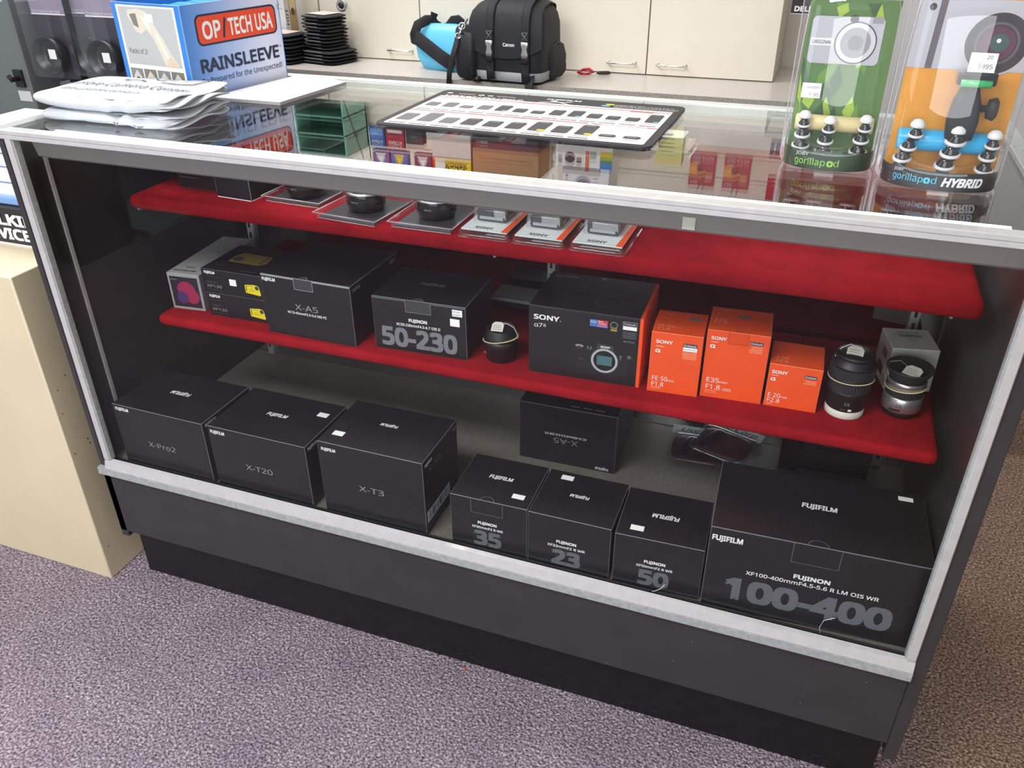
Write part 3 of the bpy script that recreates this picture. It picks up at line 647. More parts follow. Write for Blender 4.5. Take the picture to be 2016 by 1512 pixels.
b = B(); b.lathe([(0.024, 0), (0.027, 0.003), (0.027, 0.020), (0.0295, 0.022), (0.0305, 0.034), (0.0305, 0.041)], bk1)
b.text('35', T(-0.02, -0.0265, 0.02) @ RX(pi / 2), 0.003, lgry); b.done('lens_barrel', t)
b = B(); b.lathe([(0.0295, 0.041), (0.0285, 0.043), (0.0285, 0.05), (0.026, 0.0525), (0.026, 0.057), (0.023, 0.0595), (0.010, 0.060)], blk); b.done('lens_cap', t)
b = B(); b.tube(loop(0.0308, 0.040, 0.006, ph=0.5), (0.0016, 0.0008), cband, 8, True); b.done('rubber_band', t)
price_tag(t, T(-0.002, -0.010, 0.0645) @ RZ(0.1) @ RX(rad(35)))
b = B(); string(b, [(0.0, -0.004, 0.069), (0.012, 0.0, 0.068), (0.024, 0.001, 0.062), (0.030, 0.0, 0.052), (0.0315, -0.001, 0.042)]); b.done('tag_string', t)

t = thing('camera_lens', 'tall black zoom lens standing on a white rear cap beside the orange cartons', 'camera lens', (1.322, 0.2447, ZS))
b = B(); b.lathe([(0.0285, 0), (0.0295, 0.002), (0.0295, 0.012), (0.027, 0.014)], mat('white_cap', (216, 216, 204), 0.5)); b.done('rear_cap', t)
b = B(); b.lathe([(0.0285, 0.0125), (0.0300, 0.015), (0.0300, 0.040), (0.0305, 0.041), (0.0305, 0.046)], bk1); ribbed(b, 0.0312, 0.046, 0.062, rubb, 44); b.lathe([(0.0312, 0.062), (0.0335, 0.064), (0.0335, 0.069), (0.033, 0.070)], bk1); ribbed(b, 0.0335, 0.070, 0.086, rubb, 60, 0.0005)
b.lathe([(0.0335, 0.086), (0.0325, 0.090), (0.031, 0.0905), (0.031, 0.094), (0.0285, 0.0945), (0.0285, 0.099)], bk1)
b.text('CE', T(0.001, -0.0306, 0.0285) @ RX(pi / 2), 0.0045, lgry, w=0.0075); b.text('JAPAN', T(-0.004, -0.0306, 0.0185) @ RX(pi / 2), 0.0018, lgry); b.box(-0.0005, 0.0045, -0.0306, -0.029, 0.0165, 0.0195, wht, M=RZ(0.15)); b.done('lens_barrel', t)
b = B(); b.tube(loop(0.0336, 0.0635, 0.002, ph=1.0), (0.0014, 0.0008), cband, 8, True); b.done('rubber_band', t)
b = B(); b.lathe([(0.0285, 0.099), (0.0285, 0.103), (0.027, 0.105), (0.012, 0.1055)], blk); b.done('lens_cap', t)
price_tag(t, T(-0.002, -0.006, 0.108) @ RZ(-0.12) @ RX(rad(28)), 0.024, 0.022)
b = B(); string(b, [(0.004, 0.006, 0.112), (-0.01, 0.01, 0.112), (-0.022, 0.004, 0.107), (-0.029, -0.004, 0.095)], m=white); b.done('tag_string', t)

t = thing('camera_lens', 'silver lens with flared black hood in front of the white carton', 'camera lens', (1.405, 0.2735, ZS))
b = B(); b.lathe([(0.024, 0), (0.027, 0.002), (0.027, 0.010), (0.026, 0.012)], blk); b.done('rear_cap', t)
b = B(); b.lathe([(0.0285, 0.010), (0.0297, 0.012, silver), (0.0297, 0.034, silver), (0.0285, 0.0352)], silver); ribbed(b, 0.0275, 0.035, 0.047, rubb, 40); b.lathe([(0.0275, 0.047), (0.0292, 0.048), (0.0285, 0.053), (0.0292, 0.0535), (0.0285, 0.060), (0.027, 0.061)], silver)
b.text('CE', T(-0.006, -0.0301, 0.0245) @ RX(pi / 2), 0.0045, dkt, w=0.0085); b.box(-0.013, 0.003, -0.0303, -0.027, 0.0145, 0.0175, blk, M=RZ(-0.2)); b.done('lens_barrel', t)
b = B(); b.lathe([(0.0275, 0.060), (0.0275, 0.066), (0.0345, 0.078), (0.0345, 0.081), (0.0335, 0.081), (0.026, 0.067), (0.005, 0.0665)], rubb); b.done('lens_hood', t)
b = B(); b.tube(loop(0.0292, 0.0475, 0.003, ph=0.4), (0.0016, 0.0009), cband, 8, True); b.done('rubber_band', t)
price_tag(t, T(0.004, -0.008, 0.0765) @ RZ(-0.5) @ RX(rad(25)), 0.026, 0.02)
b = B(); string(b, [(-0.004, 0.002, 0.079), (-0.016, 0.0, 0.088), (-0.030, -0.004, 0.086), (-0.036, -0.006, 0.07), (-0.031, -0.008, 0.054)], 0.0005, lgry); b.done('tag_string', t)

# ------------------------------------------------------------------ upper shelf: adapter trays, battery packs, dark cartons
ZU = 0.817
G4 = 'clear trays with mount adapters on upper shelf'
def tray(label, cx, cy, rz, w, d, silver_top=True):
    t = thing('adapter_tray', label, 'lens adapter', (cx, cy, ZU), rz, G4)
    b = B()
    for (x0, x1, y0, y1) in ((-w / 2, w / 2, -d / 2, -d / 2 + 0.0012), (-w / 2, w / 2, d / 2 - 0.0012, d / 2), (-w / 2, -w / 2 + 0.0012, -d / 2, d / 2), (w / 2 - 0.0012, w / 2, -d / 2, d / 2)):
        b.box(x0, x1, y0, y1, 0.0, 0.010, clear)
    k = 0.005
    P = [(-w / 2 - k, -d / 2 - k), (w / 2 + k, -d / 2 - k), (w / 2 + k, d / 2 + k), (-w / 2 - k, d / 2 + k)]; Q = [(-w / 2, -d / 2), (w / 2, -d / 2), (w / 2, d / 2), (-w / 2, d / 2)]
    rim = mat('clear_rim', (190, 186, 190), 0.15, coat=0.5)
    for i in range(4):
        j = (i + 1) % 4
        b.face([P[i] + (0.0105,), P[j] + (0.0105,), Q[j] + (0.0105,), Q[i] + (0.0105,)], clear)
        b.tube([P[i] + (0.0105,), P[j] + (0.0105,)], 0.0007, rim, 6)
    b.tube([Q[0] + (0.0006,), Q[1] + (0.0006,)], 0.0006, rim, 6)
    b.done('tray', t)
    b = B(); b.box(-w / 2 + 0.004, w / 2 - 0.004, -d / 2 + 0.004, d / 2 - 0.004, 0.0008, 0.004, mat('dark_card', (62, 60, 66), 0.3), 0.0004); b.done('card_insert', t)
    b = B(); b.lathe([(0.0290, 0.004), (0.0310, 0.006), (0.0310, 0.012), (0.0335, 0.014), (0.0335, 0.026), (0.0330, 0.030), (0.0330, 0.034, silver), (0.0340, 0.0345, silver), (0.0335, 0.0375, silver), (0.0285, 0.038, silver), (0.0275, 0.0365, rubb), (0.010, 0.0365)], gblk)
    b.text('NEX-FX', T(0, -0.0345, 0.024) @ RX(pi / 2), 0.0028, lgry); b.done('adapter_ring', t)
    b = B(); b.lathe([(0.026, 0.0385), (0.026, 0.042), (0.024, 0.0435), (0.012, 0.0437)], mat('grey_cap', (96, 100, 104), 0.3)); b.done('ring_cap', t)
    b = B(); n = 40; prof = [(0.0385, 0.011), (0.0375, 0.045), (0.035, 0.0495), (0.012, 0.0500)]
    R = [[(r * cos(2 * pi * i / n), r * sin(2 * pi * i / n), z) for i in range(n)] for r, z in prof]
    b.loft(R, dome_m, cap=False); b.face(R[-1], dome_m); b.done('dome', t)
    b = B(); b.box(-0.012, 0.008, -0.003, 0.010, 0.0502, 0.0507, sticker, M=RZ(0.2)); b.done('price_sticker', t)
    return t
tray('clear tray holding a silver-rimmed black adapter, leftmost of three', 0.3635, 0.2585, rad(-3), 0.112, 0.090)
tray('clear tray holding a silver-rimmed black adapter, middle of three', 0.5025, 0.2285, rad(-5), 0.114, 0.130)
tray('clear tray holding a silver-rimmed black adapter, next to the battery packs', 0.6325, 0.2335, rad(0), 0.106, 0.128)
G5 = 'blister packed camera batteries on upper shelf'
def battery(label, cx, cy):
    w, d = 0.083, 0.128
    t = thing('battery_pack', label, 'battery', (cx, cy, ZU), rad(0), G5)
    b = B(); pts = rrect(w + 0.006, d + 0.008, 0.008)
    b.loft([[(x * k, y * k, z) for x, y in pts] for k, z in ((1.0, 0.0), (1.0, 0.0012), (0.965, 0.0015), (0.955, 0.012))], clear, cap=False); b.face([(x, y, 0.0) for x, y in pts], clear); b.done('blister_shell', t)
    b = B(); b.box(-w / 2 + 0.003, w / 2 - 0.003, -d / 2 + 0.003, d / 2 - 0.003, 0.0105, 0.0125, mat('card_white', (214, 218, 220), 0.5))
    F = T(0, 0, 0.0125)
    b.face([(w / 2 - 0.013, -d / 2 + 0.003, EPS), (w / 2 - 0.003, -d / 2 + 0.003, EPS), (w / 2 - 0.003, d / 2 - 0.003, EPS), (w / 2 - 0.009, d / 2 - 0.003, EPS)], orange, M=F)
    b.text('SONY', F @ T(-0.003, -d / 2 + 0.014, EPS * 1.5), 0.0075, dkt, w=0.030, bold=0.01)
    b.face([(-w / 2 + 0.004, -d / 2 + 0.0065, EPS), (w / 2 - 0.014, -d / 2 + 0.0065, EPS), (w / 2 - 0.014, -d / 2 + 0.007, EPS), (-w / 2 + 0.004, -d / 2 + 0.007, EPS)], mgry, M=F); b.done('backing_card', t)
    b = B(); b.box(-0.027, 0.023, -0.022, 0.036, 0.013, 0.033, mat('battery_grey', (52, 50, 52), 0.25), 0.003, seg=2)
    b.face([(-0.022, -0.0224, 0.017), (0.018, -0.0224, 0.017), (0.018, -0.0224, 0.022), (-0.022, -0.0224, 0.022)], lgry); b.done('battery', t)
    b = B(); b.loft([[(x - 0.002, y + 0.007, z) for x, y in rrect(0.058 * k, 0.066 * k, 0.006)] for k, z in ((1.06, 0.0128), (1.0, 0.034), (0.97, 0.036))], clear, cap=False); b.face([(x - 0.002, y + 0.007, 0.036) for x, y in rrect(0.058 * 0.97, 0.066 * 0.97, 0.006)], clear); b.done('battery_dome', t)
    b = B(); b.box(-0.020, 0.0, 0.010, 0.026, 0.0362, 0.0367, sticker); b.done('price_sticker', t)
battery('blister packed camera battery, leftmost of three beside the adapter trays', 0.7415, 0.2325)
battery('blister packed camera battery, middle of the three on the red shelf', 0.8325, 0.2315)
battery('blister packed camera battery, rightmost of three before the bare red velvet', 0.9255, 0.2335)
GD = 'dark cartons at the left of upper shelf'
carton('accessory_carton', 'dark carton with a white lower edge at the left of the upper shelf', (0.2075, 0.209, ZU), -4, 0.0767, 0.077, 0.07, black, [('t', 'R', '1.2', 0.02, 0.045, 0.008, wht), ('r', 'F', 0.001, 0.0, 0.076, 0.0015, wht), ('r', 'R', 0.001, 0.0, 0.076, 0.0015, wht)], GD)
carton('accessory_carton', 'low dark carton at the far left end of the upper shelf', (0.100, 0.235, ZU), -3, 0.09, 0.09, 0.055, black, [('r', 'F', 0.01, 0.02, 0.05, 0.021, gry)], GD)
carton('accessory_carton', 'dark carton standing behind the leftmost adapter tray', (0.285, 0.325, ZU), -3, 0.085, 0.08, 0.07, black, [('t', 'F', 'X2', 0.03, 0.05, 0.008, wht), ('r', 'F', 0.001, 0.0, 0.084, 0.0015, wht)], GD)
b = B(); b.box(1.0705, 1.0865, 0.0252, 0.0257, 0.9215, 0.9375, tagm); tag(b.done('paper_tab'), 'small cream paper tab hanging from the lamp hood', 'paper tab')

# ------------------------------------------------------------------ loose goods at the back of the deck
maroon = mat('maroon_leather', (74, 34, 42), 0.4); smoke = mat('smoke_black', (24, 22, 25), 0.2, coat=0.4)
def pouch_pack(label, loc, rz, w, d, th, txt, tilt=0.0):
    t = thing('accessory_pack', label, 'accessory', loc, rz, 'clear packs with handwritten white headers'); t.rotation_euler.x = tilt
    b = B(); b.pillow(w, d * 0.8, th, clear, M=T(w / 2, d * 0.4, 0), n=8, corner=12, sq=8); b.done('clear_bag', t)
    b = B(); b.pillow(w * 0.9, d * 0.7, th * 0.7, maroon, M=T(w / 2, d * 0.4, th * 0.15), n=8, amp=0.003); b.pillow(0.03, d * 0.66, th * 0.75, smoke, M=T(w * 0.3, d * 0.42, th * 0.15) @ RZ(-0.35), n=8); b.done('strap', t)
    b = B(); b.box(0, w, d * 0.78, d, th * 0.4, th * 0.4 + 0.001, mat('header_card', (214, 222, 226), 0.5)); b.text(txt, T(w * 0.52, d * 0.885, th * 0.4 + 0.0016), 0.012, blk, w=w * 0.75, shear=0.35); b.done('header_card', t)
pouch_pack('clear pack with white header lying flat under its twin', (1.035, 0.378, ZD + 0.001), rad(3), 0.12, 0.118, 0.015, 'Live Corp', rad(5))
pouch_pack('clear pack with white header tilted on top of its twin', (1.070, 0.408, ZD + 0.022), rad(-19), 0.118, 0.100, 0.016, 'Live Corp', rad(12))
b = B(); b.box(-0.017, 0.017, -0.03, 0.03, 0, 0.085, smoke, 0.002); tag(b.done('slim_case', loc=(1.262, 0.462, ZD)), 'slim black case between the clear packs and the framed plate', 'case')
t = thing('framed_plate', 'dark glossy plate in a thin black frame leaning at back of the deck', 'plate', (1.281, 0.450, ZD), rad(1))
M0 = RX(rad(-8)); w = 0.128; h = 0.062
b = B(); b.box(0.002, w - 0.002, 0.0, 0.003, 0.002, h - 0.002, mat('plate_glass', (58, 58, 60), 0.06, coat=0.8), M=M0); b.done('plate', t)
b = B()
for x0, x1, z0, z1 in ((0, w, 0, 0.003), (0, w, h - 0.003, h), (0, 0.003, 0, h), (w - 0.003, w, 0, h)): b.box(x0, x1, -0.0006, 0.0045, z0, z1, blk, M=M0)
b.box(0.03, 0.088, -0.006, -0.003, 0.048, 0.052, blk, M=M0); b.box(0.038, 0.043, -0.005, 0.0, 0.044, 0.05, blk, M=M0); b.box(0.072, 0.077, -0.005, 0.0, 0.044, 0.05, blk, M=M0); b.done('frame', t)

# ------------------------------------------------------------------ on the top glass
ZT = 0.9652
# folded shirts
def shirt(label, loc, rz, sx, sy, layers, seed, printed):
    t = thing('folded_tshirt', label, 't-shirt', loc, rz, 'folded grey t-shirts on the glass')
    b = B(); rn = random.Random(seed); z = 0.0
    def folds(x, y, zz, side):
        fr = max(0.0, -(y / (sy / 2)) - 0.35) / 0.65; e = max(0.0, x / (sx / 2) - 0.55) / 0.45
        g = math.exp(-((x - 0.035) / 0.012) ** 2) + 0.8 * math.exp(-((x + 0.0 - 0.075) / 0.016) ** 2) - 0.5 * math.exp(-((x - 0.052) / 0.010) ** 2)
        if not printed: zz -= 0.010 * fr * g * (1 if side == 1 else 0.2)
        else: zz -= 0.0035 * fr * g
        zz += 0.003 * sin(x * 17 + seed) * fr
        return x, y + 0.004 * fr * sin(x * 21 + seed), max(zz, 0.0004)
    main = 0.0205
    b.pillow(sx, sy, main, heather, M=T(0, 0, 0), n=36, sq=11, amp=0.002, seed=seed * 3.1, f=folds, corner=7)
    for k in range(layers):      # the folded edges that show at the right end
        th = main / layers * 1.15
        def f(x, y, zz, side, k=k):
            e = max(0.0, x / 0.09)
            wv = 0.0035 * sin(y * 52 + k * 1.7 + seed) * e
            return x + 0.005 * sin(y * 33 + k * 2.3 + seed) * e, y, zz + wv
        b.pillow(0.19, sy * (0.93 - 0.03 * (k % 2)), th, heather, M=T(sx / 2 - 0.095 + 0.006 + 0.003 * sin(k * 2.2 + seed), 0.004, 0.0008 + k * main / layers * 0.93), n=22, sq=8, amp=0.0018, seed=seed + k, f=f, corner=9)
    z = main
    if printed:
        b.bm.verts.ensure_lookup_table()
        from mathutils.bvhtree import BVHTree
        b.bm.faces.ensure_lookup_table(); bv = BVHTree.FromBMesh(b.bm)
        def fn(p):
            h = bv.ray_cast(Vector((p.x, p.y, 0.2)), Vector((0, 0, -1)))
            return Vector((p.x, p.y, (h[0].z if h[0] else z) + 0.0015 + p.z))
        ink = mat('shirt_ink', (74, 78, 88), 0.8)
        b.text('Humble Camera Center', T(-0.010, 0.004, 0), 0.022, ink, w=0.262, fn=fn)
        b.text('@humblecamera', T(-0.024, -0.036, 0), 0.012, ink, w=0.16, fn=fn)
        def stroke(pts, r=0.0018):
            for i in range(len(pts) - 1):
                a, c = Vector(pts[i]), Vector(pts[i + 1]); n = max(2, int((c - a).length / 0.006)); nv = Vector((-(c - a).y, (c - a).x)).normalized() * r
                for q in range(n):
                    p, s = a.lerp(c, q / n), a.lerp(c, (q + 1) / n)
                    b.face([fn(Vector((v.x, v.y, 0))) for v in (p - nv, s - nv, s + nv, p + nv)], ink)
        stroke([(-0.048, 0.046), (-0.028, 0.068), (0.000, 0.072), (0.012, 0.060), (0.030, 0.059)]); stroke([(-0.048, 0.046), (-0.012, 0.048), (0.004, 0.040)])
        stroke([(0.112, 0.076), (0.095, 0.046), (0.068, 0.038), (0.035, 0.040)]); stroke([(0.112, 0.076), (0.080, 0.072), (0.066, 0.062)]); stroke([(0.022, 0.066), (0.050, 0.070)])
    b.done('cloth', t)
    if printed:
        b = B(); b.box(-0.006, 0.006, -0.0004, 0.0004, -0.003, 0.003, dgry); b.text('Nissan', T(0, -0.0009, 0) @ RX(pi / 2), 0.002, wht, w=0.010); b.done('neck_tag', t, (sx / 2 - 0.030, -sy / 2 + 0.055, 0.003))
    return t
shirt('lower folded heather grey t-shirt, plain, resting on the glass top', (0.112, 0.160, ZT), rad(2), 0.262, 0.180, 4, 2.0, False)
shirt('upper folded heather grey t-shirt with grey print, on top of its twin', (0.106, 0.160, ZT + 0.0238), rad(0), 0.280, 0.182, 4, 5.0, True)

# rain sleeve carton
w, d, h = 0.170, 0.247, 0.159
a = rad(-7.8)
root = thing('rain_sleeve_carton', 'open blue retail carton with red logo panel, standing behind the folded t-shirts', 'box', (0.1426 - w * cos(a), 0.2765 - w * sin(a), ZT), a)
bl = mat('carton_blue', (44, 122, 206), 0.45)
grad = print_gradient('carton_blue_fade', (66, 134, 214), (214, 220, 240), 1, 0.0, 0.2)
b = B(); th = 0.0015
b.box(0, w, 0, d, 0, th, bl); b.box(0, w, 0, th, th, h, bl, 0.0004, mat('carton_edge', (190, 205, 225), 0.5)); b.box(0, w, d - th, d, th, h, bl); b.box(0, th, th, d - th, th, h, bl); b.box(w - th, w, th, d - th, th, h, grad, 0.0004, mat('carton_edge', (190, 205, 225), 0.5))
navy = mat('print_navy', (30, 40, 72), 0.5); rdl = mat('logo_red', (226, 74, 44), 0.45)
ph1, ph2, ph3, ph4 = mat('photo_grey', (176, 178, 176), 0.5), mat('photo_pale', (206, 200, 184), 0.5), mat('photo_skin', (208, 188, 160), 0.5), mat('photo_shadow', (120, 116, 104), 0.5)
decals(b, [('p', 'R', rrect(0.206, 0.052, 0.012, 5, 0.132, 0.1145), navy), ('p', 'R', rrect(0.199, 0.0455, 0.010, 5, 0.132, 0.1145), rdl, 1.5), ('t', 'R', 'OP', 0.0655, 0.1135, 0.027, wht, dict(w=0.044, bold=0.02)), ('t', 'R', '/', 0.0965, 0.1135, 0.031, navy, dict(w=0.012, bold=0.02)),
           ('t', 'R', 'TECH USA', 0.165, 0.1135, 0.027, wht, dict(w=0.116, bold=0.02)), ('t', 'R', '\u00ae', 0.2425, 0.134, 0.007, navy),
           ('t', 'R', 'RAINSLEEVE', 0.128, 0.0555, 0.0215, navy, dict(w=0.204, bold=0.02)), ('t', 'R', 'TM', 0.2355, 0.0635, 0.003, navy), ('t', 'R', 'Be Prepared for the Unexpected!', 0.129, 0.0300, 0.0098, navy, dict(w=0.211)),
           ('r', 'F', 0.012, 0.003, 0.158, 0.155, white), ('r', 'F', 0.017, 0.055, 0.153, 0.152, ph1, 1.2), ('t', 'F', 'Packs of 2!', 0.048, 0.078, 0.0085, dkt, dict(w=0.046)),
           ('p', 'F', [(0.040, 0.147), (0.066, 0.150), (0.086, 0.146), (0.098, 0.130), (0.116, 0.105), (0.130, 0.080), (0.148, 0.056), (0.112, 0.056), (0.104, 0.080), (0.092, 0.104), (0.080, 0.116), (0.066, 0.108), (0.052, 0.112), (0.046, 0.125), (0.038, 0.136)], ph2, 1.6),
           ('p', 'F', [(0.126, 0.074), (0.148, 0.056), (0.116, 0.056)], ph3, 2.0), ('p', 'F', [(0.044, 0.140), (0.060, 0.142), (0.062, 0.118), (0.050, 0.122)], ph4, 2.0), ('p', 'F', [(0.070, 0.140), (0.088, 0.134), (0.092, 0.112), (0.082, 0.120)], mat('photo_cream', (224, 216, 196), 0.5), 2.0), ('p', 'F', [(0.098, 0.112), (0.106, 0.112), (0.126, 0.070), (0.118, 0.070)], mat('photo_cream', (224, 216, 196), 0.5), 2.1)], w, d, h)
for k in range(4):
    u = 0.016 + k * 0.0350
    decals(b, [('r', 'F', u, 0.010, u + 0.032, 0.048, ph4 if k % 2 else mat('thumb_grey', (126, 128, 130), 0.5), 1.4), ('p', 'F', [(u + 0.004, 0.014), (u + 0.006, 0.034), (u + 0.016, 0.045), (u + 0.027, 0.033), (u + 0.028, 0.014)], ph2, 1.7), ('p', 'F', circ(0.005, 12, u + 0.016, 0.028), dgry, 2.2)], w, d, h)
b.done('carton_body', root)
plate('price_sticker', root, 'F', w, d, h, 0.083, 0.128, 0.102, 0.142, sticker, 0.0014)
bagm = mat('pack_blue', (60, 150, 215), 0.3)
rn = random.Random(11)
for k in range(6):
    b = B(); b.pillow(0.15, 0.022, 0.145, bagm, n=8, corner=10, amp=0.003, seed=k); decals(b, [('r', 'F', -0.05, 0.10, 0.05, 0.138, redp)], 0.001, -0.0, 0.1)
    o = b.done('rain_sleeve_pack', None, None)
    o.location = root.matrix_basis @ Vector((w / 2, 0.03 + k * 0.037, 0.006)); o.rotation_euler.z = a
    tag(o, 'blue rain sleeve pack standing in the open blue carton, %s' % ['nearest the photo panel', 'second from the photo panel', 'third from the photo panel', 'fourth from the photo panel', 'fifth from the photo panel', 'at the rear'][k], 'retail pack', 'rain sleeve packs in the open carton')

# white board
b = B(); A_ = [(0.3059, 0.2986), (0.322, 0.501), (0.2395, 0.5351), (0.178, 0.522), (0.160, 0.3000)]
b.prism([(x, y) for x, y in [(0.158, 0.2965), (0.306, 0.2985), (0.3225, 0.5005), (0.246, 0.532), (0.1885, 0.515)]], 0.0002, 0.0058, mat('board_white', (244, 244, 244), 0.5), side=mat('board_edge', (150, 150, 150), 0.6))
tag(b.done('foam_board', loc=(0, 0, ZT)), 'white foam board with grey edges lying beside the blue carton', 'board')

# lens line-up counter mat
MW, MD = 0.4545, 0.284
root = thing('counter_mat', 'black counter mat printed with rows of lenses and red lines', 'counter mat', (0.5315, 0.2230, ZT), rad(-0.6))
b = B(); b.prism(rrect(MW, MD, 0.016, 6, MW / 2, MD / 2), 0, 0.0032, mat('mat_black', (44, 44, 48), 0.6)); b.done('mat_base', root)
b = B(); hh = 0.0032
lensm = [mat('print_lens', (66, 66, 70), 0.6), mat('print_lens_pale', (108, 108, 112), 0.6)]
ds = [('p', 'T', rrect(MW - 0.026, MD - 0.062, 0.004, 3, MW / 2, (MD - 0.062) / 2 + 0.010), white, 1.0), ('r', 'T', 0.0135, 0.219, MW - 0.0135, 0.2218, redp, 2), ('r', 'T', 0.0135, 0.108, 0.33, 0.111, redp, 2), ('r', 'T', 0.335, 0.108, 0.352, 0.111, redp, 2), ('r', 'T', 0.424, 0.108, MW - 0.0135, 0.111, redp, 2), ('r', 'T', 0.013, 0.114, MW - 0.0135, 0.1148, lgry, 2),
      ('t', 'T', 'X MOUNT LENS LINEUP', 0.0955, 0.2345, 0.0105, wht, dict(w=0.154, bold=0.02, shear=0.2)), ('p', 'T', circ(0.006, 14, 0.022, 0.254, 0.004), wht, 2), ('r', 'T', 0.040, 0.2525, 0.072, 0.2545, wht, 2), ('ring', 'T', 0.085, 0.253, 0.003, 0.0055, wht, 2), ('p', 'T', circ(0.006, 14, 0.103, 0.253, 0.003), wht, 2), ('r', 'T', 0.116, 0.2525, 0.152, 0.2545, wht, 2),
      ('t', 'T', 'FUJIFILM', 0.241, 0.2615, 0.0085, wht, dict(w=0.064, bold=0.03, shear=0.1)), ('p', 'T', [(0.214, 0.252), (0.226, 0.2525), (0.262, 0.230), (0.258, 0.2295)], wht, 2), ('p', 'T', [(0.200, 0.2345), (0.222, 0.2405), (0.262, 0.250), (0.258, 0.246), (0.224, 0.2375), (0.206, 0.2325)], wht, 2.2),
      ('p', 'T', circ(0.0085, 16, 0.327, 0.2545, 0.005), yellow, 2), ('p', 'T', circ(0.0085, 16, 0.322, 0.2425, 0.005), mat('print_sky', (120, 190, 235), 0.5), 2), ('t', 'T', 'COMPATIBLE WITH 1.4x TC & 2.0x TC', 0.388, 0.2545, 0.0055, wht, dict(w=0.102)), ('t', 'T', 'EQUIPPED WITH OPTICAL IMAGE STABILIZER', 0.392, 0.2455, 0.0055, wht, dict(w=0.112)), ('t', 'T', 'WEATHER RESISTANT DESIGN', 0.39, 0.2365, 0.0045, wht, dict(w=0.105)),
      ('t', 'T', 'ZOOM LENSES', 0.225, 0.1125, 0.004, redp, dict(w=0.05)), ('t', 'T', 'TELECONVERTERS', 0.388, 0.1095, 0.0055, redp, dict(w=0.068)), ('t', 'T', 'PRIME LENSES', 0.205, 0.2150, 0.004, redp, dict(w=0.06)), ('r', 'T', 0.372, 0.2135, 0.412, 0.2165, redp, 2)]
rn = random.Random(21)
n1 = 13
for k in range(n1):
    u = 0.032 + k * (MW - 0.064) / (n1 - 1); hw = 0.0115; hgt = (0.030, 0.036, 0.022, 0.034, 0.044, 0.030, 0.024, 0.040, 0.046, 0.034, 0.028, 0.028, 0.058)[k]
    v = 0.146; c = lensm[1] if k < 4 else lensm[0]
    ds += [('p', 'T', [(u - hw, v + 0.004), (u - hw * 0.8, v), (u + hw * 0.8, v), (u + hw, v + 0.004), (u + hw, v + hgt - 0.006), (u + hw * 0.75, v + hgt), (u - hw * 0.75, v + hgt), (u - hw, v + hgt - 0.006)], c, 1.8), ('r', 'T', u - hw * 0.6, v + hgt - 0.007, u + hw * 0.5, v + hgt - 0.0045, lgry, 2.2), ('r', 'T', u - 0.010, 0.136, u + 0.010, 0.1385, lgry, 1.8), ('r', 'T', u - 0.014, 0.120, u + 0.013, 0.1245, mgry, 1.8)]
    if k in (4, 8, 12): ds += [('r', 'T', u + 0.003, v + 0.001, u + 0.012, v + 0.006, mat('print_sky', (120, 190, 235), 0.5), 2.4)]
n2 = 11
for k in range(n2):
    u = 0.034 + k * (MW - 0.072) / (n2 - 1); hw = 0.0135; v = 0.036; tc = k > 8
    hgt = 0.016 if tc else (0.048, 0.062, 0.040, 0.046, 0.040, 0.044, 0.060, 0.046, 0.064)[k]; c = lensm[0]
    ds += [('p', 'T', [(u - hw, v + 0.004), (u - hw * 0.8, v), (u + hw * 0.8, v), (u + hw, v + 0.004), (u + hw, v + hgt - 0.006), (u + hw * 0.75, v + hgt), (u - hw * 0.75, v + hgt), (u - hw, v + hgt - 0.006)], c if k > 2 else lensm[1], 1.8), ('r', 'T', u - hw * 0.6, v + hgt - 0.008, u + hw * 0.5, v + hgt - 0.005, lgry, 2.2), ('r', 'T', u - 0.012, 0.0275, u + 0.012, 0.030, lgry, 1.8)]
    if not tc: ds += [('r', 'T', u - 0.016, 0.014, u + 0.015, 0.0195, mgry, 1.8)]
    if k in (6, 8): ds += [('p', 'T', circ(0.0065, 14, u + 0.008, v + 0.006, 0.005), yellow, 2.4)]
decals(b, ds, MW, MD, hh)
b.done('printed_face', root)

# two clamshell packs with flexible tripods
ball = mat('tripod_black', (22, 22, 25), 0.16, coat=0.4); ringw = mat('tripod_ring', (214, 214, 214), 0.5); footw = mat('tripod_foot', (232, 232, 228), 0.5)
def podleg(root, x, y, zs, r, foot_top=True):
    t = B(); z0 = zs[0]
    for i, (cx, cy, cz, k) in enumerate(zs):
        M = T(x + cx, y + cy, cz) @ RX(0.25)
        t.lathe([(0.25 * r * k, -r * 1.0 * k), (0.75 * r * k, -0.75 * r * k), (r * k, -0.15 * r * k), (r * k * 0.95, 0.25 * r * k), (0.62 * r * k, 0.7 * r * k), (0.5 * r * k, 1.05 * r * k)], ball, 20, M)
    o = t.done('leg', root)
    for i, (cx, cy, cz, k) in enumerate(zs):
        M = T(x + cx, y + cy, cz) @ RX(0.25); q = B(); q.lathe([(r * k * 0.92, -0.28 * r * k), (r * k * 1.16, -0.18 * r * k), (r * k * 1.16, 0.05 * r * k), (r * k * 0.92, 0.18 * r * k)], ringw, 22, M); q.done('leg_ring', o)
    cx, cy, cz, k = zs[-1]; q = B(); q.lathe([(0.001, 1.85 * r), (0.55 * r, 1.72 * r), (0.9 * r, 1.3 * r), (0.95 * r, 0.9 * r), (0.7 * r, 0.72 * r)][::-1], footw, 20, T(x + cx, y + cy, cz + r * 0.15)); q.done('rubber_foot', o)
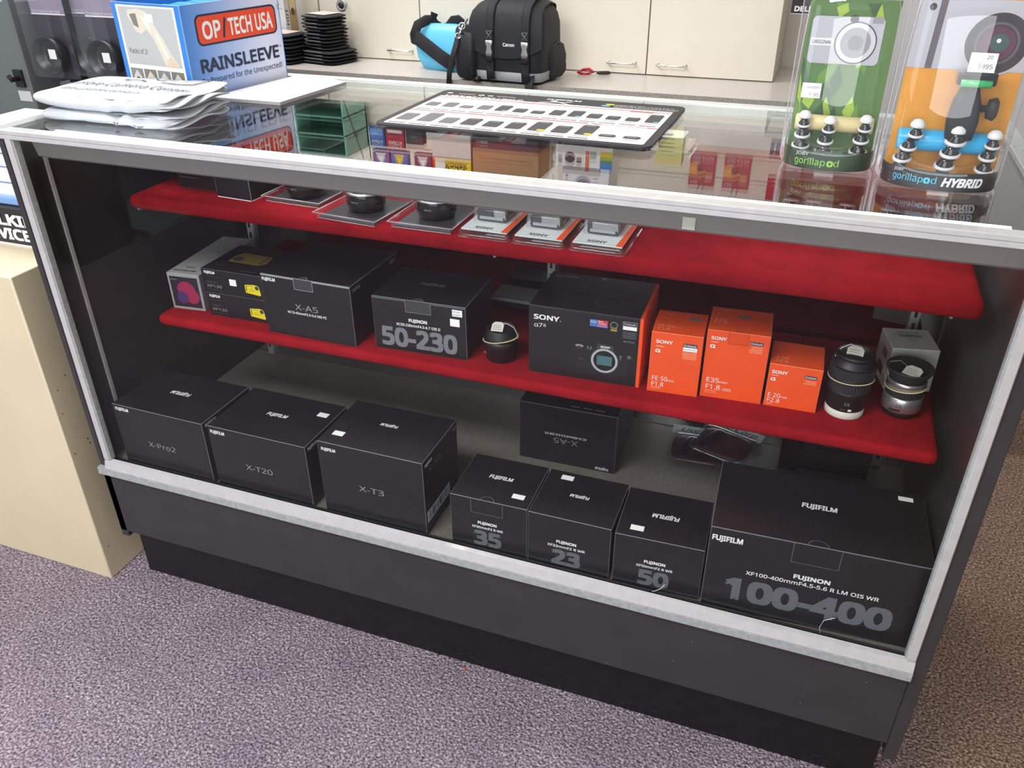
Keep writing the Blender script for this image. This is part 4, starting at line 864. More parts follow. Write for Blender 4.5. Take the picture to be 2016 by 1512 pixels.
def clamshell(name, label, loc, rz, w, dp, h, cardcol, build):
    t = thing(name, label, 'tripod pack', loc, rz, 'clamshell tripod packs on the glass')
    # clear outer shell: rounded bulging front, flat flange behind
    b = B(); R = []
    def sect(z, k, kd):
        P = []; n = 20
        for i in range(n + 1):
            a = pi * i / n; P.append((-w / 2 * k * cos(a) * (1.0), -dp * kd * (max(0.0, sin(a)) ** 0.55), z))
        return P
    for z, k, kd in ((0.002, 0.93, 0.86), (0.006, 0.98, 0.97), (0.03, 1.0, 1.0), (h * 0.35, 0.99, 0.94), (h * 0.7, 0.955, 0.80), (h * 0.93, 0.92, 0.70), (h * 0.985, 0.86, 0.62)): R.append(sect(z, k, kd))
    b.loft(R, clear, cap=False, closed=False); b.face(R[-1], clear); b.face(R[0][::-1], clear); b.done('clear_shell', t)
    b = B(); F = [(x, z) for x, z in rrect(w + 0.007, h + 0.008, 0.012, 5, 0, h / 2)]
    b.prism(F, 0.0, 0.0008, clear, M=RX(pi / 2) @ T(0, 0.002, -0.0012))
    rim = mat('clear_rim', (190, 186, 190), 0.15, coat=0.5); b.tube([(x, 0.0, z + 0.002) for x, z in F], 0.0007, rim, 6, True)
    for sx in (-1, 1): b.tube([(sx * w / 2 * k, -dp * 0.12, z) for z, k in ((0.01, 0.985), (h * 0.35, 0.985), (h * 0.7, 0.95), (h * 0.93, 0.91))], 0.0006, rim, 6)
    b.box(-0.012, 0.012, -dp - 0.004, -dp * 0.85, 0.0, 0.004, clear); b.done('flange', t)
    b = B(); b.box(-w / 2 * 0.92, w / 2 * 0.92, -0.006, -0.004, 0.012, h * 0.97, cardcol, 0.0003); FR = T(-w / 2 * 0.92, -0.006, 0) @ RX(pi / 2)
    build(t, b, FR, w * 0.92, h, dp)
    return t
def band(t, w, dp, z0, z1, m, items):
    b = B(); n = 24; R = []
    def bp(s, z): a = pi * (0.04 + 0.92 * s); return Vector((-w / 2 * 0.965 * cos(a), -dp * 0.955 * (max(0, sin(a)) ** 0.55), z))
    for z in (z0, z1): R.append([bp(i / n, z + 0.006 * (1 if z == z1 else 0) * (1 - abs(2 * i / n - 1)) * 0) for i in range(n + 1)])
    b.loft(R, m, cap=False, closed=False)
    A_ = w * 1.25
    for s, u, v, hgt, mm, o in items:
        b.text(s, Matrix.Identity(4), hgt, mm, fn=lambda p, u=u, v=v: (lambda q: q + Vector((0, -0.0008 - p.z, 0)))(bp(min(0.98, max(0.02, 0.5 + (u + p.x) / A_)), z0 + v + p.y)), **o)
    b.done('label_band', t)
leafs = [mat('leaf_green', (104, 146, 62), 0.6), mat('leaf_dark', (58, 92, 50), 0.6), mat('leaf_lime', (160, 190, 70), 0.6)]
camsil = mat('print_silver', (186, 186, 192), 0.35, metal=0.2); lens_d = mat('print_lens_dark', (44, 38, 46), 0.3)
def build_green(t, b, FR, cw, h, dp):
    rn = random.Random(4)
    for k in range(26):
        u, v = rn.uniform(0.006, cw - 0.02), rn.uniform(0.02, h * 0.9); a = rn.uniform(0.9, 2.0); l = rn.uniform(0.025, 0.06)
        P = [(0, 0), (l * 0.4, 0.008), (l, 0), (l * 0.4, -0.008)]; Q = []
        for x, y in P: Q.append((min(cw - 0.002, max(0.002, u + x * cos(a) - y * sin(a))), min(h * 0.95, max(0.014, v + x * sin(a) + y * cos(a))), 0.0004 + 0.00001 * k))
        b.face(Q, leafs[k % 3], M=FR)
    decals_on(b, FR, [('p', rrect(cw * 0.80, 0.056, 0.006, 4, cw * 0.46, h * 0.745), camsil, 1), ('ring', cw * 0.575, h * 0.735, 0.018, 0.0235, mat('print_ring', (206, 206, 212), 0.3), 2), ('ring', cw * 0.575, h * 0.735, 0.0235, 0.025, dgry, 2), ('p', circ(0.018, 30, cw * 0.575, h * 0.735), mat('print_lens_grey', (150, 152, 156), 0.3), 2), ('p', circ(0.009, 24, cw * 0.575, h * 0.735), mgry, 3),
        ('p', circ(0.005, 16, cw * 0.52, h * 0.865), dgry, 2), ('p', [(cw * 0.72, h * 0.845), (cw * 0.84, h * 0.845), (cw * 0.84, h * 0.88), (cw * 0.72, h * 0.88)], lgry, 2), ('p', rrect(0.028, 0.009, 0.002, 3, cw * 0.2, h * 0.735), wht, 2), ('txt', 'ORIGINAL', cw * 0.2, h * 0.735, 0.0042, dkt, dict(w=0.024))])
    b.done('backing_card', t)
    q = B(); q.lathe([(0.009, 0), (0.010, 0.001), (0.010, 0.096), (0.009, 0.097)], mat('tube_cream', (222, 206, 150), 0.4), 24, M=T(-0.048, -0.0165, 0.058) @ RY(pi / 2)); q.done('display_tube', t)
    zz = [(0, 0.002, 0.030, 1.05), (0.001, 0.0, 0.042, 0.95), (0.0, 0.0, 0.0545, 0.85)]
    podleg(t, -0.036, -0.031, [(0, 0.004, 0.030, 1.15), (0.0, 0.002, 0.0445, 1.0), (0, 0, 0.058, 0.85)], 0.0088); podleg(t, -0.006, -0.039, [(0, 0, 0.026, 1.15), (0, 0, 0.0405, 1.0), (0.002, 0.004, 0.054, 0.85)], 0.0088); podleg(t, 0.036, -0.031, [(0, 0.002, 0.028, 1.15), (0.001, 0, 0.043, 1.0), (0.003, 0, 0.0575, 0.85)], 0.0088)
    band(t, w1, dp, 0.006, 0.030, mat('band_green', (44, 62, 40), 0.35), [('JOBY', -0.030, 0.0195, 0.0042, wht, dict(w=0.017)), ('gorillap', -0.020, 0.0105, 0.0085, mat('text_lime', (150, 214, 90), 0.5), dict(w=0.038)), ('d', 0.0115, 0.0105, 0.0085, mat('text_lime', (150, 214, 90), 0.5), {}), ('o', 0.0045, 0.0105, 0.0088, mat('text_lime', (150, 214, 90), 0.5), dict(bold=0.03))])
    plate('price_sticker', t, 'F', 0, 0, 0, -0.045, 0.094, -0.022, 0.112, sticker, 0.0008, extra=[('600000', 0.002, 0.004, 0.003, mgry, dict(w=0.015)), ('1 95', 0.004, -0.005, 0.004, mgry, dict(w=0.012))]).location = (0, -dp * 0.78, 0)
def decals_on(b, F, items):
    for it in items:
        if it[0] == 'p': b.face([(x, y, 0.0005 + it[3] * 0.0003) for x, y in it[1]], it[2], M=F)
        elif it[0] == 'ring':
            _, u, v, r0, r1, m, z = it; n = 32
            for i in range(n):
                a, c = 2 * pi * i / n, 2 * pi * (i + 1) / n
                b.face([(u + r * cos(q), v + r * sin(q), 0.0006 + z * 0.0003) for r, q in ((r0, a), (r1, a), (r1, c), (r0, c))], m, M=F)
        else: b.text(it[1], F @ T(it[2], it[3], 0.002), it[4], it[5], **it[6])
def build_orange(t, b, FR, cw, h, dp):
    decals_on(b, FR, [('p', [(0.0, h * 0.60), (cw, h * 0.60), (cw, h * 0.94), (0.0, h * 0.94)], camsil, 0.5), ('p', [(cw * 0.16, h * 0.60), (cw * 0.22, h * 0.60), (cw * 0.24, h * 0.94), (cw * 0.18, h * 0.94)], mat('print_grip', (96, 92, 96), 0.4), 1), ('p', circ(0.004, 14, cw * 0.12, h * 0.90), dgry, 1.5), ('p', circ(0.036, 40, cw * 0.72, h * 0.735), mat('print_lens_rim', (190, 188, 190), 0.3), 1.5), ('p', circ(0.0335, 40, cw * 0.72, h * 0.735), lens_d, 2), ('ring', cw * 0.72, h * 0.735, 0.021, 0.0235, mat('print_ring_mid', (92, 86, 92), 0.3), 2.6), ('p', circ(0.019, 36, cw * 0.72, h * 0.735), mat('print_glass_violet', (96, 56, 78), 0.15, coat=0.5), 2.6), ('p', circ(0.010, 26, cw * 0.74, h * 0.74), mat('print_glass_teal', (72, 96, 92), 0.15, coat=0.5), 3), ('p', circ(0.0025, 12, cw * 0.73, h * 0.75), wht, 3.4)])
    b.done('backing_card', t)
    q = B(); q.lathe([(0.012, 0), (0.013, 0.001), (0.013, 0.112), (0.012, 0.113)], mat('tube_blue', (40, 170, 220), 0.3), 24, M=T(-0.056, -0.0195, 0.054) @ RY(pi / 2)); q.done('display_tube', t)
    q = B(); q.box(-0.008, 0.034, -0.046, -0.018, 0.125, 0.139, ball, 0.002, seg=2); o = q.done('camera_platform', t)
    q = B(); q.lathe([(0.0001, 0), (0.0042, 0.0002), (0.0042, 0.0328), (0.0001, 0.033)], mat('level_green', (60, 190, 110), 0.1, coat=0.5), 16, M=T(-0.0035, -0.046, 0.1275) @ RY(pi / 2)); q.done('bubble_level', o)
    q = B(); q.loft([[(0.010 + x, -0.030 + y, z) for x, y in rrect(a, c, 0.006)] for z, a, c in ((0.062, 0.030, 0.026), (0.082, 0.034, 0.028), (0.104, 0.030, 0.026), (0.120, 0.020, 0.020), (0.126, 0.012, 0.014))], rubb); o = q.done('ball_head', t)
    q = B(); q.loft([[(0.026 + dx, -0.032 + y, 0.098 + z) for y, z in circ(r, 18, ry=r * 1.35)] for dx, r in ((0.0, 0.003), (0.006, 0.003), (0.007, 0.008), (0.015, 0.010), (0.018, 0.007))], rubb); q.done('clamp_knob', o)
    podleg(t, -0.040, -0.035, [(-0.008, 0.004, 0.020, 1.05), (-0.006, 0.002, 0.0335, 1.05), (-0.002, 0, 0.048, 0.95), (0.003, 0, 0.0635, 0.85)], 0.0092); podleg(t, 0.002, -0.043, [(0.0, 0, 0.018, 1.0), (0.0, 0, 0.031, 1.05), (0.003, 0, 0.046, 1.05), (0.006, 0.004, 0.060, 1.1)], 0.0098); podleg(t, 0.044, -0.035, [(0.004, 0.002, 0.014, 1.05), (0.003, 0, 0.028, 1.05), (0.003, 0, 0.043, 0.95), (0.005, 0, 0.057, 0.85)], 0.0092)
    skyb = mat('text_cyan', (90, 200, 230), 0.5)
    band(t, w2, dp, 0.004, 0.027, mat('band_charcoal', (46, 44, 46), 0.35), [('JOBY', -0.048, 0.0205, 0.0036, wht, dict(w=0.014)), ('gorillap', -0.036, 0.0125, 0.0080, skyb, dict(w=0.037)), ('o', -0.0135, 0.0125, 0.0082, skyb, dict(bold=0.03)), ('d', -0.0065, 0.0125, 0.0080, skyb, {}), ('HYBRID', 0.024, 0.0115, 0.0098, wht, dict(w=0.045, bold=0.03, shear=0.25))])
    plate('price_sticker', t, 'F', 0, 0, 0, 0.0, 0.140, 0.028, 0.161, sticker, 0.0008, extra=[('20', 0.006, 0.006, 0.004, mgry, {}), ('3995', 0.003, -0.004, 0.005, mgry, dict(w=0.016))]).location = (0, -dp * 0.70, 0)
w1, w2 = 0.116, 0.138
clamshell('tripod_pack', 'green backed clamshell with small flexible tripod, at the right of the glass top', (1.2275, 0.222, ZT), rad(-1), w1, 0.058, 0.212, mat('card_green', (84, 122, 62), 0.55), build_green)
clamshell('tripod_pack', 'orange backed clamshell with larger flexible tripod and ball head', (1.3610, 0.190, ZT), rad(-1), w2, 0.064, 0.226, mat('card_orange', (222, 150, 40), 0.55, var=0.12, scale=14), build_orange)

# ------------------------------------------------------------------ left of the case
b = B(); b.box(-0.62, -0.077, -0.024, 0.40, 0.0, 0.712, beige, 0.003, mat('beige_edge', (222, 210, 182), 0.5), seg=2)
rn = random.Random(9)
for k in range(14):
    y, z = rn.uniform(-0.015, 0.035), rn.choice((rn.uniform(0.3, 0.5), rn.uniform(0.42, 0.47), rn.uniform(0.05, 0.6))); r = rn.uniform(0.0006, 0.0016)
    b.face([(-0.0768, y + r * cos(q), z + 1.6 * r * sin(q)) for q in [pi / 3 * i for i in range(6)]], mat('chip_brown', (60, 40, 26), 0.7))
tag(b.done('display_plinth'), 'chipped beige plinth standing on the carpet left of the glass case', 'plinth')
t = thing('memory_card_stand', 'bright white and blue display stand with black lettered base on the beige plinth', 'display stand', (-0.235, 0.235, 0.7125))
b = B(); pts = rrect(0.30, 0.27, 0.05, 6); b.loft([[(x * k, y * k, z) for x, y in pts] for z, k in ((0, 1.0), (0.004, 1.01), (0.072, 1.0), (0.076, 0.985))], mat('stand_black', (34, 34, 38), 0.4), smooth=False)
b.loft([[(x * k, y * k, z) for x, y in pts] for z, k in ((-0.0002, 1.015), (0.003, 1.015))], wht, smooth=False)
for s, z in (('DELKIN', 0.050), ('DEVICES', 0.022)): b.text(s, T(0.032, -0.1365, z) @ RX(pi / 2), 0.020, wht, w=0.150, bold=0.03)
b.done('stand_base', t)
b = B(); b.box(-0.13, 0.13, -0.115, 0.115, 0.0762, 0.195, mat('stand_white', (226, 236, 250), 0.3, coat=0.4), 0.012, seg=3); b.box(-0.142, 0.142, -0.128, 0.128, 0.076, 0.092, mat('stand_blue', (130, 165, 215), 0.2, coat=0.5), 0.003)
for z in (0.115, 0.145, 0.17): b.box(-0.131, 0.131, -0.1165, 0.1165, z, z + 0.002, mat('stand_seam', (120, 140, 175), 0.4))
b.done('stand_body', t)

# hood rack behind
t = thing('hanging_rack', 'tall black rack with grey green end panel behind the left of the case', 'rack', (-0.42, 0.70, 0))
b = B(); b.box(-0.205, 0.33, 0.0, 0.03, 0, 1.55, mat('rack_black', (22, 23, 27), 0.5)); b.done('back_panel', t)
b = B(); b.box(-0.55, -0.205, -0.10, 0.03, 0, 1.55, mat('panel_grey', (98, 104, 102), 0.5), 0.004); b.text('t', T(-0.222, -0.1005, 1.085) @ RX(pi / 2), 0.016, wht); b.done('end_panel', t)
b = B(); b.tube([(-0.232, -0.10, 0.905), (-0.232, -0.125, 0.905), (-0.232, -0.13, 0.915)], 0.006, blk, 8); b.box(-0.245, -0.218, -0.106, -0.10, 0.885, 0.925, blk); b.done('panel_hook', t)
tag_o = B(); tag_o.box(-0.020, 0.02, -0.001, 0, -0.012, 0.012, mat('crumpled_tag', (190, 196, 196), 0.6)); tag(tag_o.done('white_tag', loc=(-0.650, 0.5995, 0.863)), 'creased white tag on the grey green end panel', 'tag')
lil = mat('card_lilac', (150, 140, 160), 0.5); hdk = mat('hood_black', (15, 15, 18), 0.35)
def hood_pack(label, x, y, txt):
    t = thing('lens_hood_pack', label, 'lens hood', (x, y, 0.90), 0, 'clear hanging packs with lens hoods')
    b = B(); b.box(-0.052, 0.052, -0.002, 0, 0.0, 0.30, mat('card_dark', (54, 50, 60), 0.45)); b.box(-0.052, 0.052, -0.0026, -0.002, 0.147, 0.30, lil); b.box(-0.052, 0.052, -0.0028, -0.002, 0.145, 0.148, wht)
    b.text(txt, T(-0.004, -0.0032, 0.153) @ RX(pi / 2), 0.0058, wht, w=0.088); b.box(-0.02, 0.014, -0.0032, -0.002, 0.185, 0.2, mgry); b.done('backing_card', t)
    b = B(); b.loft([[(x, y, z) for x, z in rrect(0.098 * k, 0.285 * k, 0.008, 4, 0, 0.146)] for y, k in ((-0.002, 1.03), (-0.030, 1.0), (-0.045, 0.95))], clear, cap=False); b.face([(x, -0.045, z) for x, z in rrect(0.098 * 0.95, 0.285 * 0.95, 0.008, 4, 0, 0.146)], clear); b.done('clear_blister', t)
    b = B(); b.lathe([(0.026, 0.004), (0.036, 0.006), (0.036, 0.012), (0.041, 0.016), (0.0425, 0.036), (0.0405, 0.036), (0.034, 0.018), (0.024, 0.014), (0.001, 0.0138)], hdk, 36, M=T(0, 0.0, 0.058) @ RX(pi / 2)); b.done('lens_hood', t)
    b = B(); b.box(-0.011, 0.011, -0.0205, -0.020, 0.048, 0.070, sticker); b.done('price_sticker', t)
hood_pack('clear pack with a black lens hood and white sticker beside the grey panel', -0.565, 0.655, '62mm Snap-on Lens Hood')
hood_pack('clear pack with a black lens hood half hidden by the blue carton', -0.400, 0.655, '72mm Snap-on Lens Hood')
hood_pack('clear pack with a black lens hood between the other two packs, set further back', -0.480, 0.695, '58mm Snap-on Lens Hood')

# ------------------------------------------------------------------ back counter and wall cabinets
t = thing('back_counter', 'speckled grey laminate counter running behind the glass case', 'counter', (0, 0, 0))
b = B(); b.box(-1.3, 1.145, 1.194, 1.655, 0.822, 0.85, speck); b.box(-1.3, 1.145, 1.190, 1.194, 0.822, 0.8505, specke); b.done('worktop', t)
b = B(); b.box(-1.3, 1.135, 1.23, 1.655, 0.0, 0.822, cream); b.done('counter_base', t)
def wall_cabinet(label, x0, x1, hmm):
    t = thing('wall_cabinet', label, 'cabinet', (x0, 1.427, 0.852), 0, 'cream cabinets behind the counter')
    w = x1 - x0; h = 0.363
    b = B(); b.box(0.001, w - 0.001, 0.019, 0.225, 0.0, h, mat('cabinet_side', (206, 200, 190), 0.5)); b.done('cabinet_body', t)
    for k in range(2):
        a = k * w / 2 + 0.0012; c = (k + 1) * w / 2 - 0.0012
        b = B(); b.box(a, c, 0, 0.018, 0.0, h - 0.002, cream, 0.001, mat('door_edge', (170, 160, 146), 0.6)); o = b.done('door', t)
        hx = (c - 0.031 - 0.076 if k == 0 else a + 0.031); z = 0.0285
        b = B(); b.tube([(hx, 0, z), (hx, -0.018, z), (hx + 0.004, -0.022, z), (hx + 0.072, -0.022, z), (hx + 0.076, -0.018, z), (hx + 0.076, 0, z)], 0.0028, chrome, 10)
        for q in (hx, hx + 0.076): b.lathe([(0.005, 0), (0.005, 0.003), (0.003, 0.005)], chrome, 12, M=T(q, 0, z) @ RX(pi / 2))
        b.done('door_handle', o)
wall_cabinet('cream two door cabinet behind the stacks of black pouches', -0.991, -0.3056, 0)
wall_cabinet('cream two door cabinet behind the cyan pouch and black camera bag', -0.3044, 0.3804, 0)
wall_cabinet('cream two door cabinet at the right end with two chrome handles in view', 0.3816, 1.069, 0)

# pouches
def pouch_proto(w, d, th, first):
    t = thing('filter_pouch', 'x', 'pouch', (0, 0, 0), 0)
    b = B(); b.pillow(w, d, th, nylon, n=10, corner=5, sq=4); b.done('pouch_body', t)
    b = B(); b.box(-w * 0.30, w * 0.22, -d / 2 + 0.0015, -d / 2 + 0.003, th * 0.70, th * 0.85, lgry); b.done('label_edge', t)
    return t
def stack(cx, cy, z, w, d, th, n, rz, names, group, seed):
    rn = random.Random(seed); p = None
    for k in range(n):
        x, y, r = cx + rn.uniform(-0.003, 0.003), cy + rn.uniform(-0.003, 0.003), rz + rn.uniform(-0.05, 0.05)
        if p is None: p = pouch_proto(w, d, th, True); o = p; o.location = (x, y, z); o.rotation_euler.z = r; o['label'] = names(k)
        else: o = dup(p, (x, y, z + k * th * 0.93), r, names(k))
        o['group'] = group
    return o, z + n * th * 0.93
ordn = ['lowest', 'second', 'third', 'fourth', 'fifth', 'sixth', 'seventh', 'eighth', 'ninth', 'tenth']
def nm(base, n): return lambda k: ('%s, %s' % (base, 'topmost' if k == n - 1 else 'lowest' if k == 0 else ordn[k] + ' from the bottom'))
o, z = stack(-0.232, 1.342, 0.8505, 0.150, 0.128, 0.0098, 4, rad(-14), nm('wide black pouch under the tall right stack', 4), 'wide black pouches', 1)
o, z2 = stack(-0.240, 1.345, z, 0.112, 0.105, 0.0104, 10, rad(-14), nm('small black pouch in the tall stack against the cream cabinet', 10), 'small black pouches in the tall stack', 2)
cardw = mat('card_window', (212, 190, 186), 0.4)
b = B(); b.box(-0.036, 0.036, -0.030, 0.034, 0.0113, 0.0122, mat('card_window_edge', (220, 214, 208), 0.4)); b.box(-0.02, 0.03, -0.012, 0.03, 0.0122, 0.0124, cardw); b.done('card_window', o)
o, z3 = stack(-0.350, 1.295, 0.8505, 0.112, 0.105, 0.0112, 8, rad(-10), nm('small black pouch in the low stack beside the blue carton', 8), 'small black pouches in the low stack', 3)
b = B(); b.box(-0.036, 0.036, -0.030, 0.034, 0.0113, 0.0122, cardw); b.done('card_window', o)
t = thing('ring_mount', 'round silver and black ring standing on the tallest pouch stack', 'ring', (-0.2, 1.388, z2 + 0.020))
b = B(); b.lathe([(0.009, -0.005), (0.017, -0.005), (0.0185, 0.0), (0.017, 0.005), (0.009, 0.005), (0.009, -0.005)], silver, 28, M=RX(pi / 2)); b.done('outer_ring', t)
b = B(); b.lathe([(0.002, -0.006), (0.009, -0.0055), (0.009, 0.0055), (0.002, 0.006)], blk, 20, M=RX(pi / 2)); b.done('hub', t)
# white carton behind the pouches
t = thing('product_carton', 'white carton with grey spine and sepia face behind the pouch stacks', 'box', (-0.445, 1.335, 0.8505), rad(14))
b = B(); b.box(0, 0.105, 0, 0.07, 0, 0.26, white, 0.001, lgry)
spine = mat('spine_grey', (182, 180, 174), 0.5); sep = [mat('sepia_dark', (86, 66, 40), 0.6), mat('sepia_mid', (150, 124, 82), 0.6), mat('sepia_light', (196, 172, 130), 0.6)]
decals(b, [('r', 'F', 0.068, 0.002, 0.082, 0.258, spine), ('r', 'F', 0.082, 0.002, 0.105, 0.258, sep[1]), ('p', 'F', circ(0.010, 24, 0.094, 0.155, 0.028), sep[2], 1.4), ('p', 'F', circ(0.006, 18, 0.094, 0.135, 0.010), sep[0], 1.8), ('t', 'F', 'D+', 0.045, 0.155, 0.012, lgry), ('r', 'F', 0.03, 0.142, 0.062, 0.143, lgry), ('p', 'F', [(0.005, 0.05), (0.018, 0.075), (0.012, 0.08), (0.004, 0.09)], mgry)], 0.105, 0.07, 0.26)
b.text('HDT', frame('F', 0.105, 0.07, 0.26) @ T(0.075, 0.12, 0.001) @ RZ(pi / 2), 0.008, dkt, w=0.045)
b.done('carton_body', t)
# cyan pouch with black strap
t = thing('sling_pouch', 'cyan pouch with wide black strap on the counter left of the camera bag', 'pouch', (0.148, 1.345, 0.8505), rad(-8))
b = B()
b.loft([[(x + ox, y, z) for x, y in rrect(a, c, min(a, c) * 0.3, 4)] for z, a, c, ox in ((0, 0.13, 0.075, 0.01), (0.03, 0.15, 0.08, 0.0), (0.07, 0.165, 0.07, 0.0), (0.10, 0.150, 0.05, 0.006), (0.118, 0.125, 0.03, 0.012), (0.122, 0.11, 0.018, 0.014))], cyan); b.done('pouch_body', t)
b = B()
b.tube([(-0.078, -0.03, 0.065), (-0.070, -0.045, 0.09), (-0.058, -0.040, 0.118), (-0.04, -0.02, 0.130), (-0.028, -0.008, 0.132), (-0.02, -0.004, 0.118), (0.0, 0, 0.108), (0.02, 0, 0.112), (0.035, 0.004, 0.13), (0.055, 0.0, 0.133), (0.078, -0.006, 0.12)], (0.014, 0.003), nylon, 10, flat=(0, 1, 0.2))
b.tube([(-0.066, -0.044, 0.088), (-0.03, -0.050, 0.070), (0.02, -0.052, 0.042), (0.065, -0.05, 0.018)], (0.019, 0.003), nylon, 10, flat=(0, -1, 0.1)); b.tube([(-0.026, -0.006, 0.13), (-0.022, -0.014, 0.145), (-0.012, -0.01, 0.138)], (0.010, 0.003), nylon, 10, flat=(0, 1, 0.2)); b.done('strap', t)

# camera bag
t = thing('camera_bag', 'black camera bag with two silver buckles on the counter', 'bag', (0.403, 1.262, 0.8505), rad(-5))
t.scale = (1, 1, 0.955)
bagk = mat('bag_black', (32, 33, 39), 0.7, var=0.08, scale=300, bump=0.2); bagg = mat('bag_grey_trim', (140, 142, 146), 0.55); leath = mat('bag_leather', (40, 44, 50), 0.4)
def ringrr(a, c, r, z, ox=0, oy=0): return [(x + ox, y + oy, z) for x, y in rrect(a, c, r, 6)]
b = B()
b.loft([ringrr(0.1879, 0.145, 0.03, 0.002), ringrr(0.1987, 0.158, 0.032, 0.012), ringrr(0.2037, 0.164, 0.034, 0.035), ringrr(0.2071, 0.166, 0.034, 0.09), ringrr(0.2054, 0.160, 0.034, 0.15), ringrr(0.1971, 0.150, 0.036, 0.175), ringrr(0.1753, 0.126, 0.034, 0.196), ringrr(0.1419, 0.09, 0.03, 0.205)], bagk)
b.loft([ringrr(0.2004, 0.161, 0.033, 0.008), ringrr(0.2067, 0.1675, 0.035, 0.032), ringrr(0.2037, 0.1640, 0.034, 0.0321)], bagg, cap=False)
b.done('bag_body', t)
# flap
b = B(); R = []
def flapz(u): return 0.068 + 0.030 * abs(u) ** 2.6
prof_t = ((0.062, 0.192, 0.196), (0.045, 0.2115, 0.21), (0.0, 0.219, 0.22), (-0.045, 0.2125, 0.228), (-0.072, 0.198, 0.238), (-0.082, 0.178, 0.248), (-0.087, 0.150, 0.254))
n = 20
for y, z, wv in prof_t: R.append([(wv * 0.42 * (-1 + 2 * i / n), y + 0.010 * abs(-1 + 2 * i / n) ** 4, z - 0.016 * abs(-1 + 2 * i / n) ** 4) for i in range(n + 1)])
for k in (0.33, 0.66, 1.0): R.append([(0.256 * 0.42 * (-1 + 2 * i / n), -0.088 + 0.010 * abs(-1 + 2 * i / n) ** 4, 0.134 + (flapz(-1 + 2 * i / n) - 0.134) * k) for i in range(n + 1)])
b.loft(R, bagk, cap=False, closed=False)
b.loft([[(p[0], p[1] + 0.004, p[2] - 0.003) for p in r] for r in R], bagk, cap=False, closed=False)
b.tube([(p[0], p[1] + 0.002, p[2]) for p in R[-1]], 0.0022, blk, 6)
b.text('Canon', T(0.017, -0.0886, 0.104) @ RX(pi / 2), 0.0082, wht, w=0.033, bold=0.02)
b.done('flap', t)
# left pockets, right pocket
for nm_, cx, cy, rzz, wv, hv in (('side_pocket', -0.142, -0.030, rad(-48), 0.085, 0.135), ('front_pocket', -0.112, -0.068, rad(-20), 0.066, 0.122), ('side_pocket', 0.092, 0.03, rad(86), 0.09, 0.095)):
    b = B(); M = T(cx, cy, 0.006) @ RZ(rzz)
    b.loft([[(x, y, z) for x, y in rrect(a * wv, c, 0.010, 5)] for z, a, c in ((0, 0.85, 0.03), (0.012, 0.98, 0.044), (hv * 0.6, 1.0, 0.046), (hv * 0.9, 0.85, 0.036), (hv, 0.6, 0.02))], bagk, M=M)
    b.tube([M @ Vector(p) for p in [(-wv * 0.47, -0.012, 0.02), (-wv * 0.47, -0.012, hv * 0.6), (-wv * 0.36, -0.014, hv * 0.88), (0, -0.014, hv * 1.0), (wv * 0.36, -0.014, hv * 0.88), (wv * 0.47, -0.012, hv * 0.6), (wv * 0.47, -0.012, 0.02)]], 0.002, leath, 6)
    o = b.done(nm_, t)
    b = B(); b.box(wv * 0.44, wv * 0.52, -0.020, -0.014, 0.012, 0.034, blk, 0.002, M=M); b.done('zip_pull', o)
b = B(); b.tube([(-0.118, -0.058, 0.160), (-0.128, -0.075, 0.135), (-0.134, -0.085, 0.105)], 0.0035, chrome, 8); b.tube(loop(0.009, 0, n=20), 0.002, chrome, 6, True, M=T(-0.126, -0.075, 0.142) @ RX(1.2)); b.tube(loop(0.007, 0, n=20), 0.002, chrome, 6, True, M=T(-0.133, -0.085, 0.118) @ RX(1.2) @ RY(0.8)); b.done('snap_hook', t)
b = B(); b.tube([(-0.136, -0.086, 0.105), (-0.150, -0.090, 0.06), (-0.160, -0.092, 0.02), (-0.162, -0.094, -0.012)], (0.008, 0.002), nylon, 8, flat=(0, -1, 0)); b.done('shoulder_strap', t)
for sx in (-0.036, 0.066):
    b = B(); b.tube([(sx, 0.0, 0.222), (sx, -0.045, 0.216), (sx, -0.075, 0.199), (sx, -0.087, 0.176), (sx, -0.0905, 0.145), (sx, -0.0915, 0.118), (sx, -0.0905, 0.09), (sx, -0.0905, 0.062), (sx, -0.0915, 0.035), (sx + 0.004, -0.095, 0.012)], (0.0115, 0.0018), nylon, 8, flat=(0, -0.8, 0.6)); o = b.done('strap', t)
    b = B(); b.box(sx - 0.0105, sx + 0.0105, -0.0965, -0.0925, 0.116, 0.138, leath, 0.001)
    for q in (1, -1): b.tube([(sx - 0.007, -0.0968, 0.127 - q * 0.008), (sx + 0.007, -0.0968, 0.127 + q * 0.008)], 0.0006, lgry, 4)
    b.done('leather_patch', o)
    b = B(); b.loft([[(sx + x, -0.096 + y, z) for x, y in rrect(a, 0.007, 0.002, 3)] for z, a in ((0.074, 0.015), (0.082, 0.018), (0.092, 0.013), (0.098, 0.013), (0.106, 0.019), (0.114, 0.019))], mat('buckle_silver', (214, 214, 216), 0.22, metal=0.7)); b.box(sx - 0.0095, sx + 0.0095, -0.0995, -0.091, 0.060, 0.074, blk, 0.002, seg=2); b.done('buckle', o)
b = B(); b.tube([(-0.05, -0.03, 0.214), (-0.045, -0.03, 0.240), (-0.02, -0.028, 0.252), (0.02, -0.026, 0.254), (0.05, -0.024, 0.245), (0.062, -0.022, 0.215)], (0.012, 0.003), nylon, 8, flat=(0, 1, 0.2)); b.done('carry_handle', t)
b = B(); b.tube([(0.075, -0.075, 0.03), (0.078, -0.092, 0.012), (0.079, -0.095, -0.006), (0.079, -0.094, -0.03)], (0.012, 0.0018), nylon, 8, flat=(0, -1, 0)); b.lathe([(0.008, 0), (0.008, 0.018)], blk, 12, M=T(-0.088, -0.086, 0.008) @ RY(pi / 2)); b.done('base_strap', t)
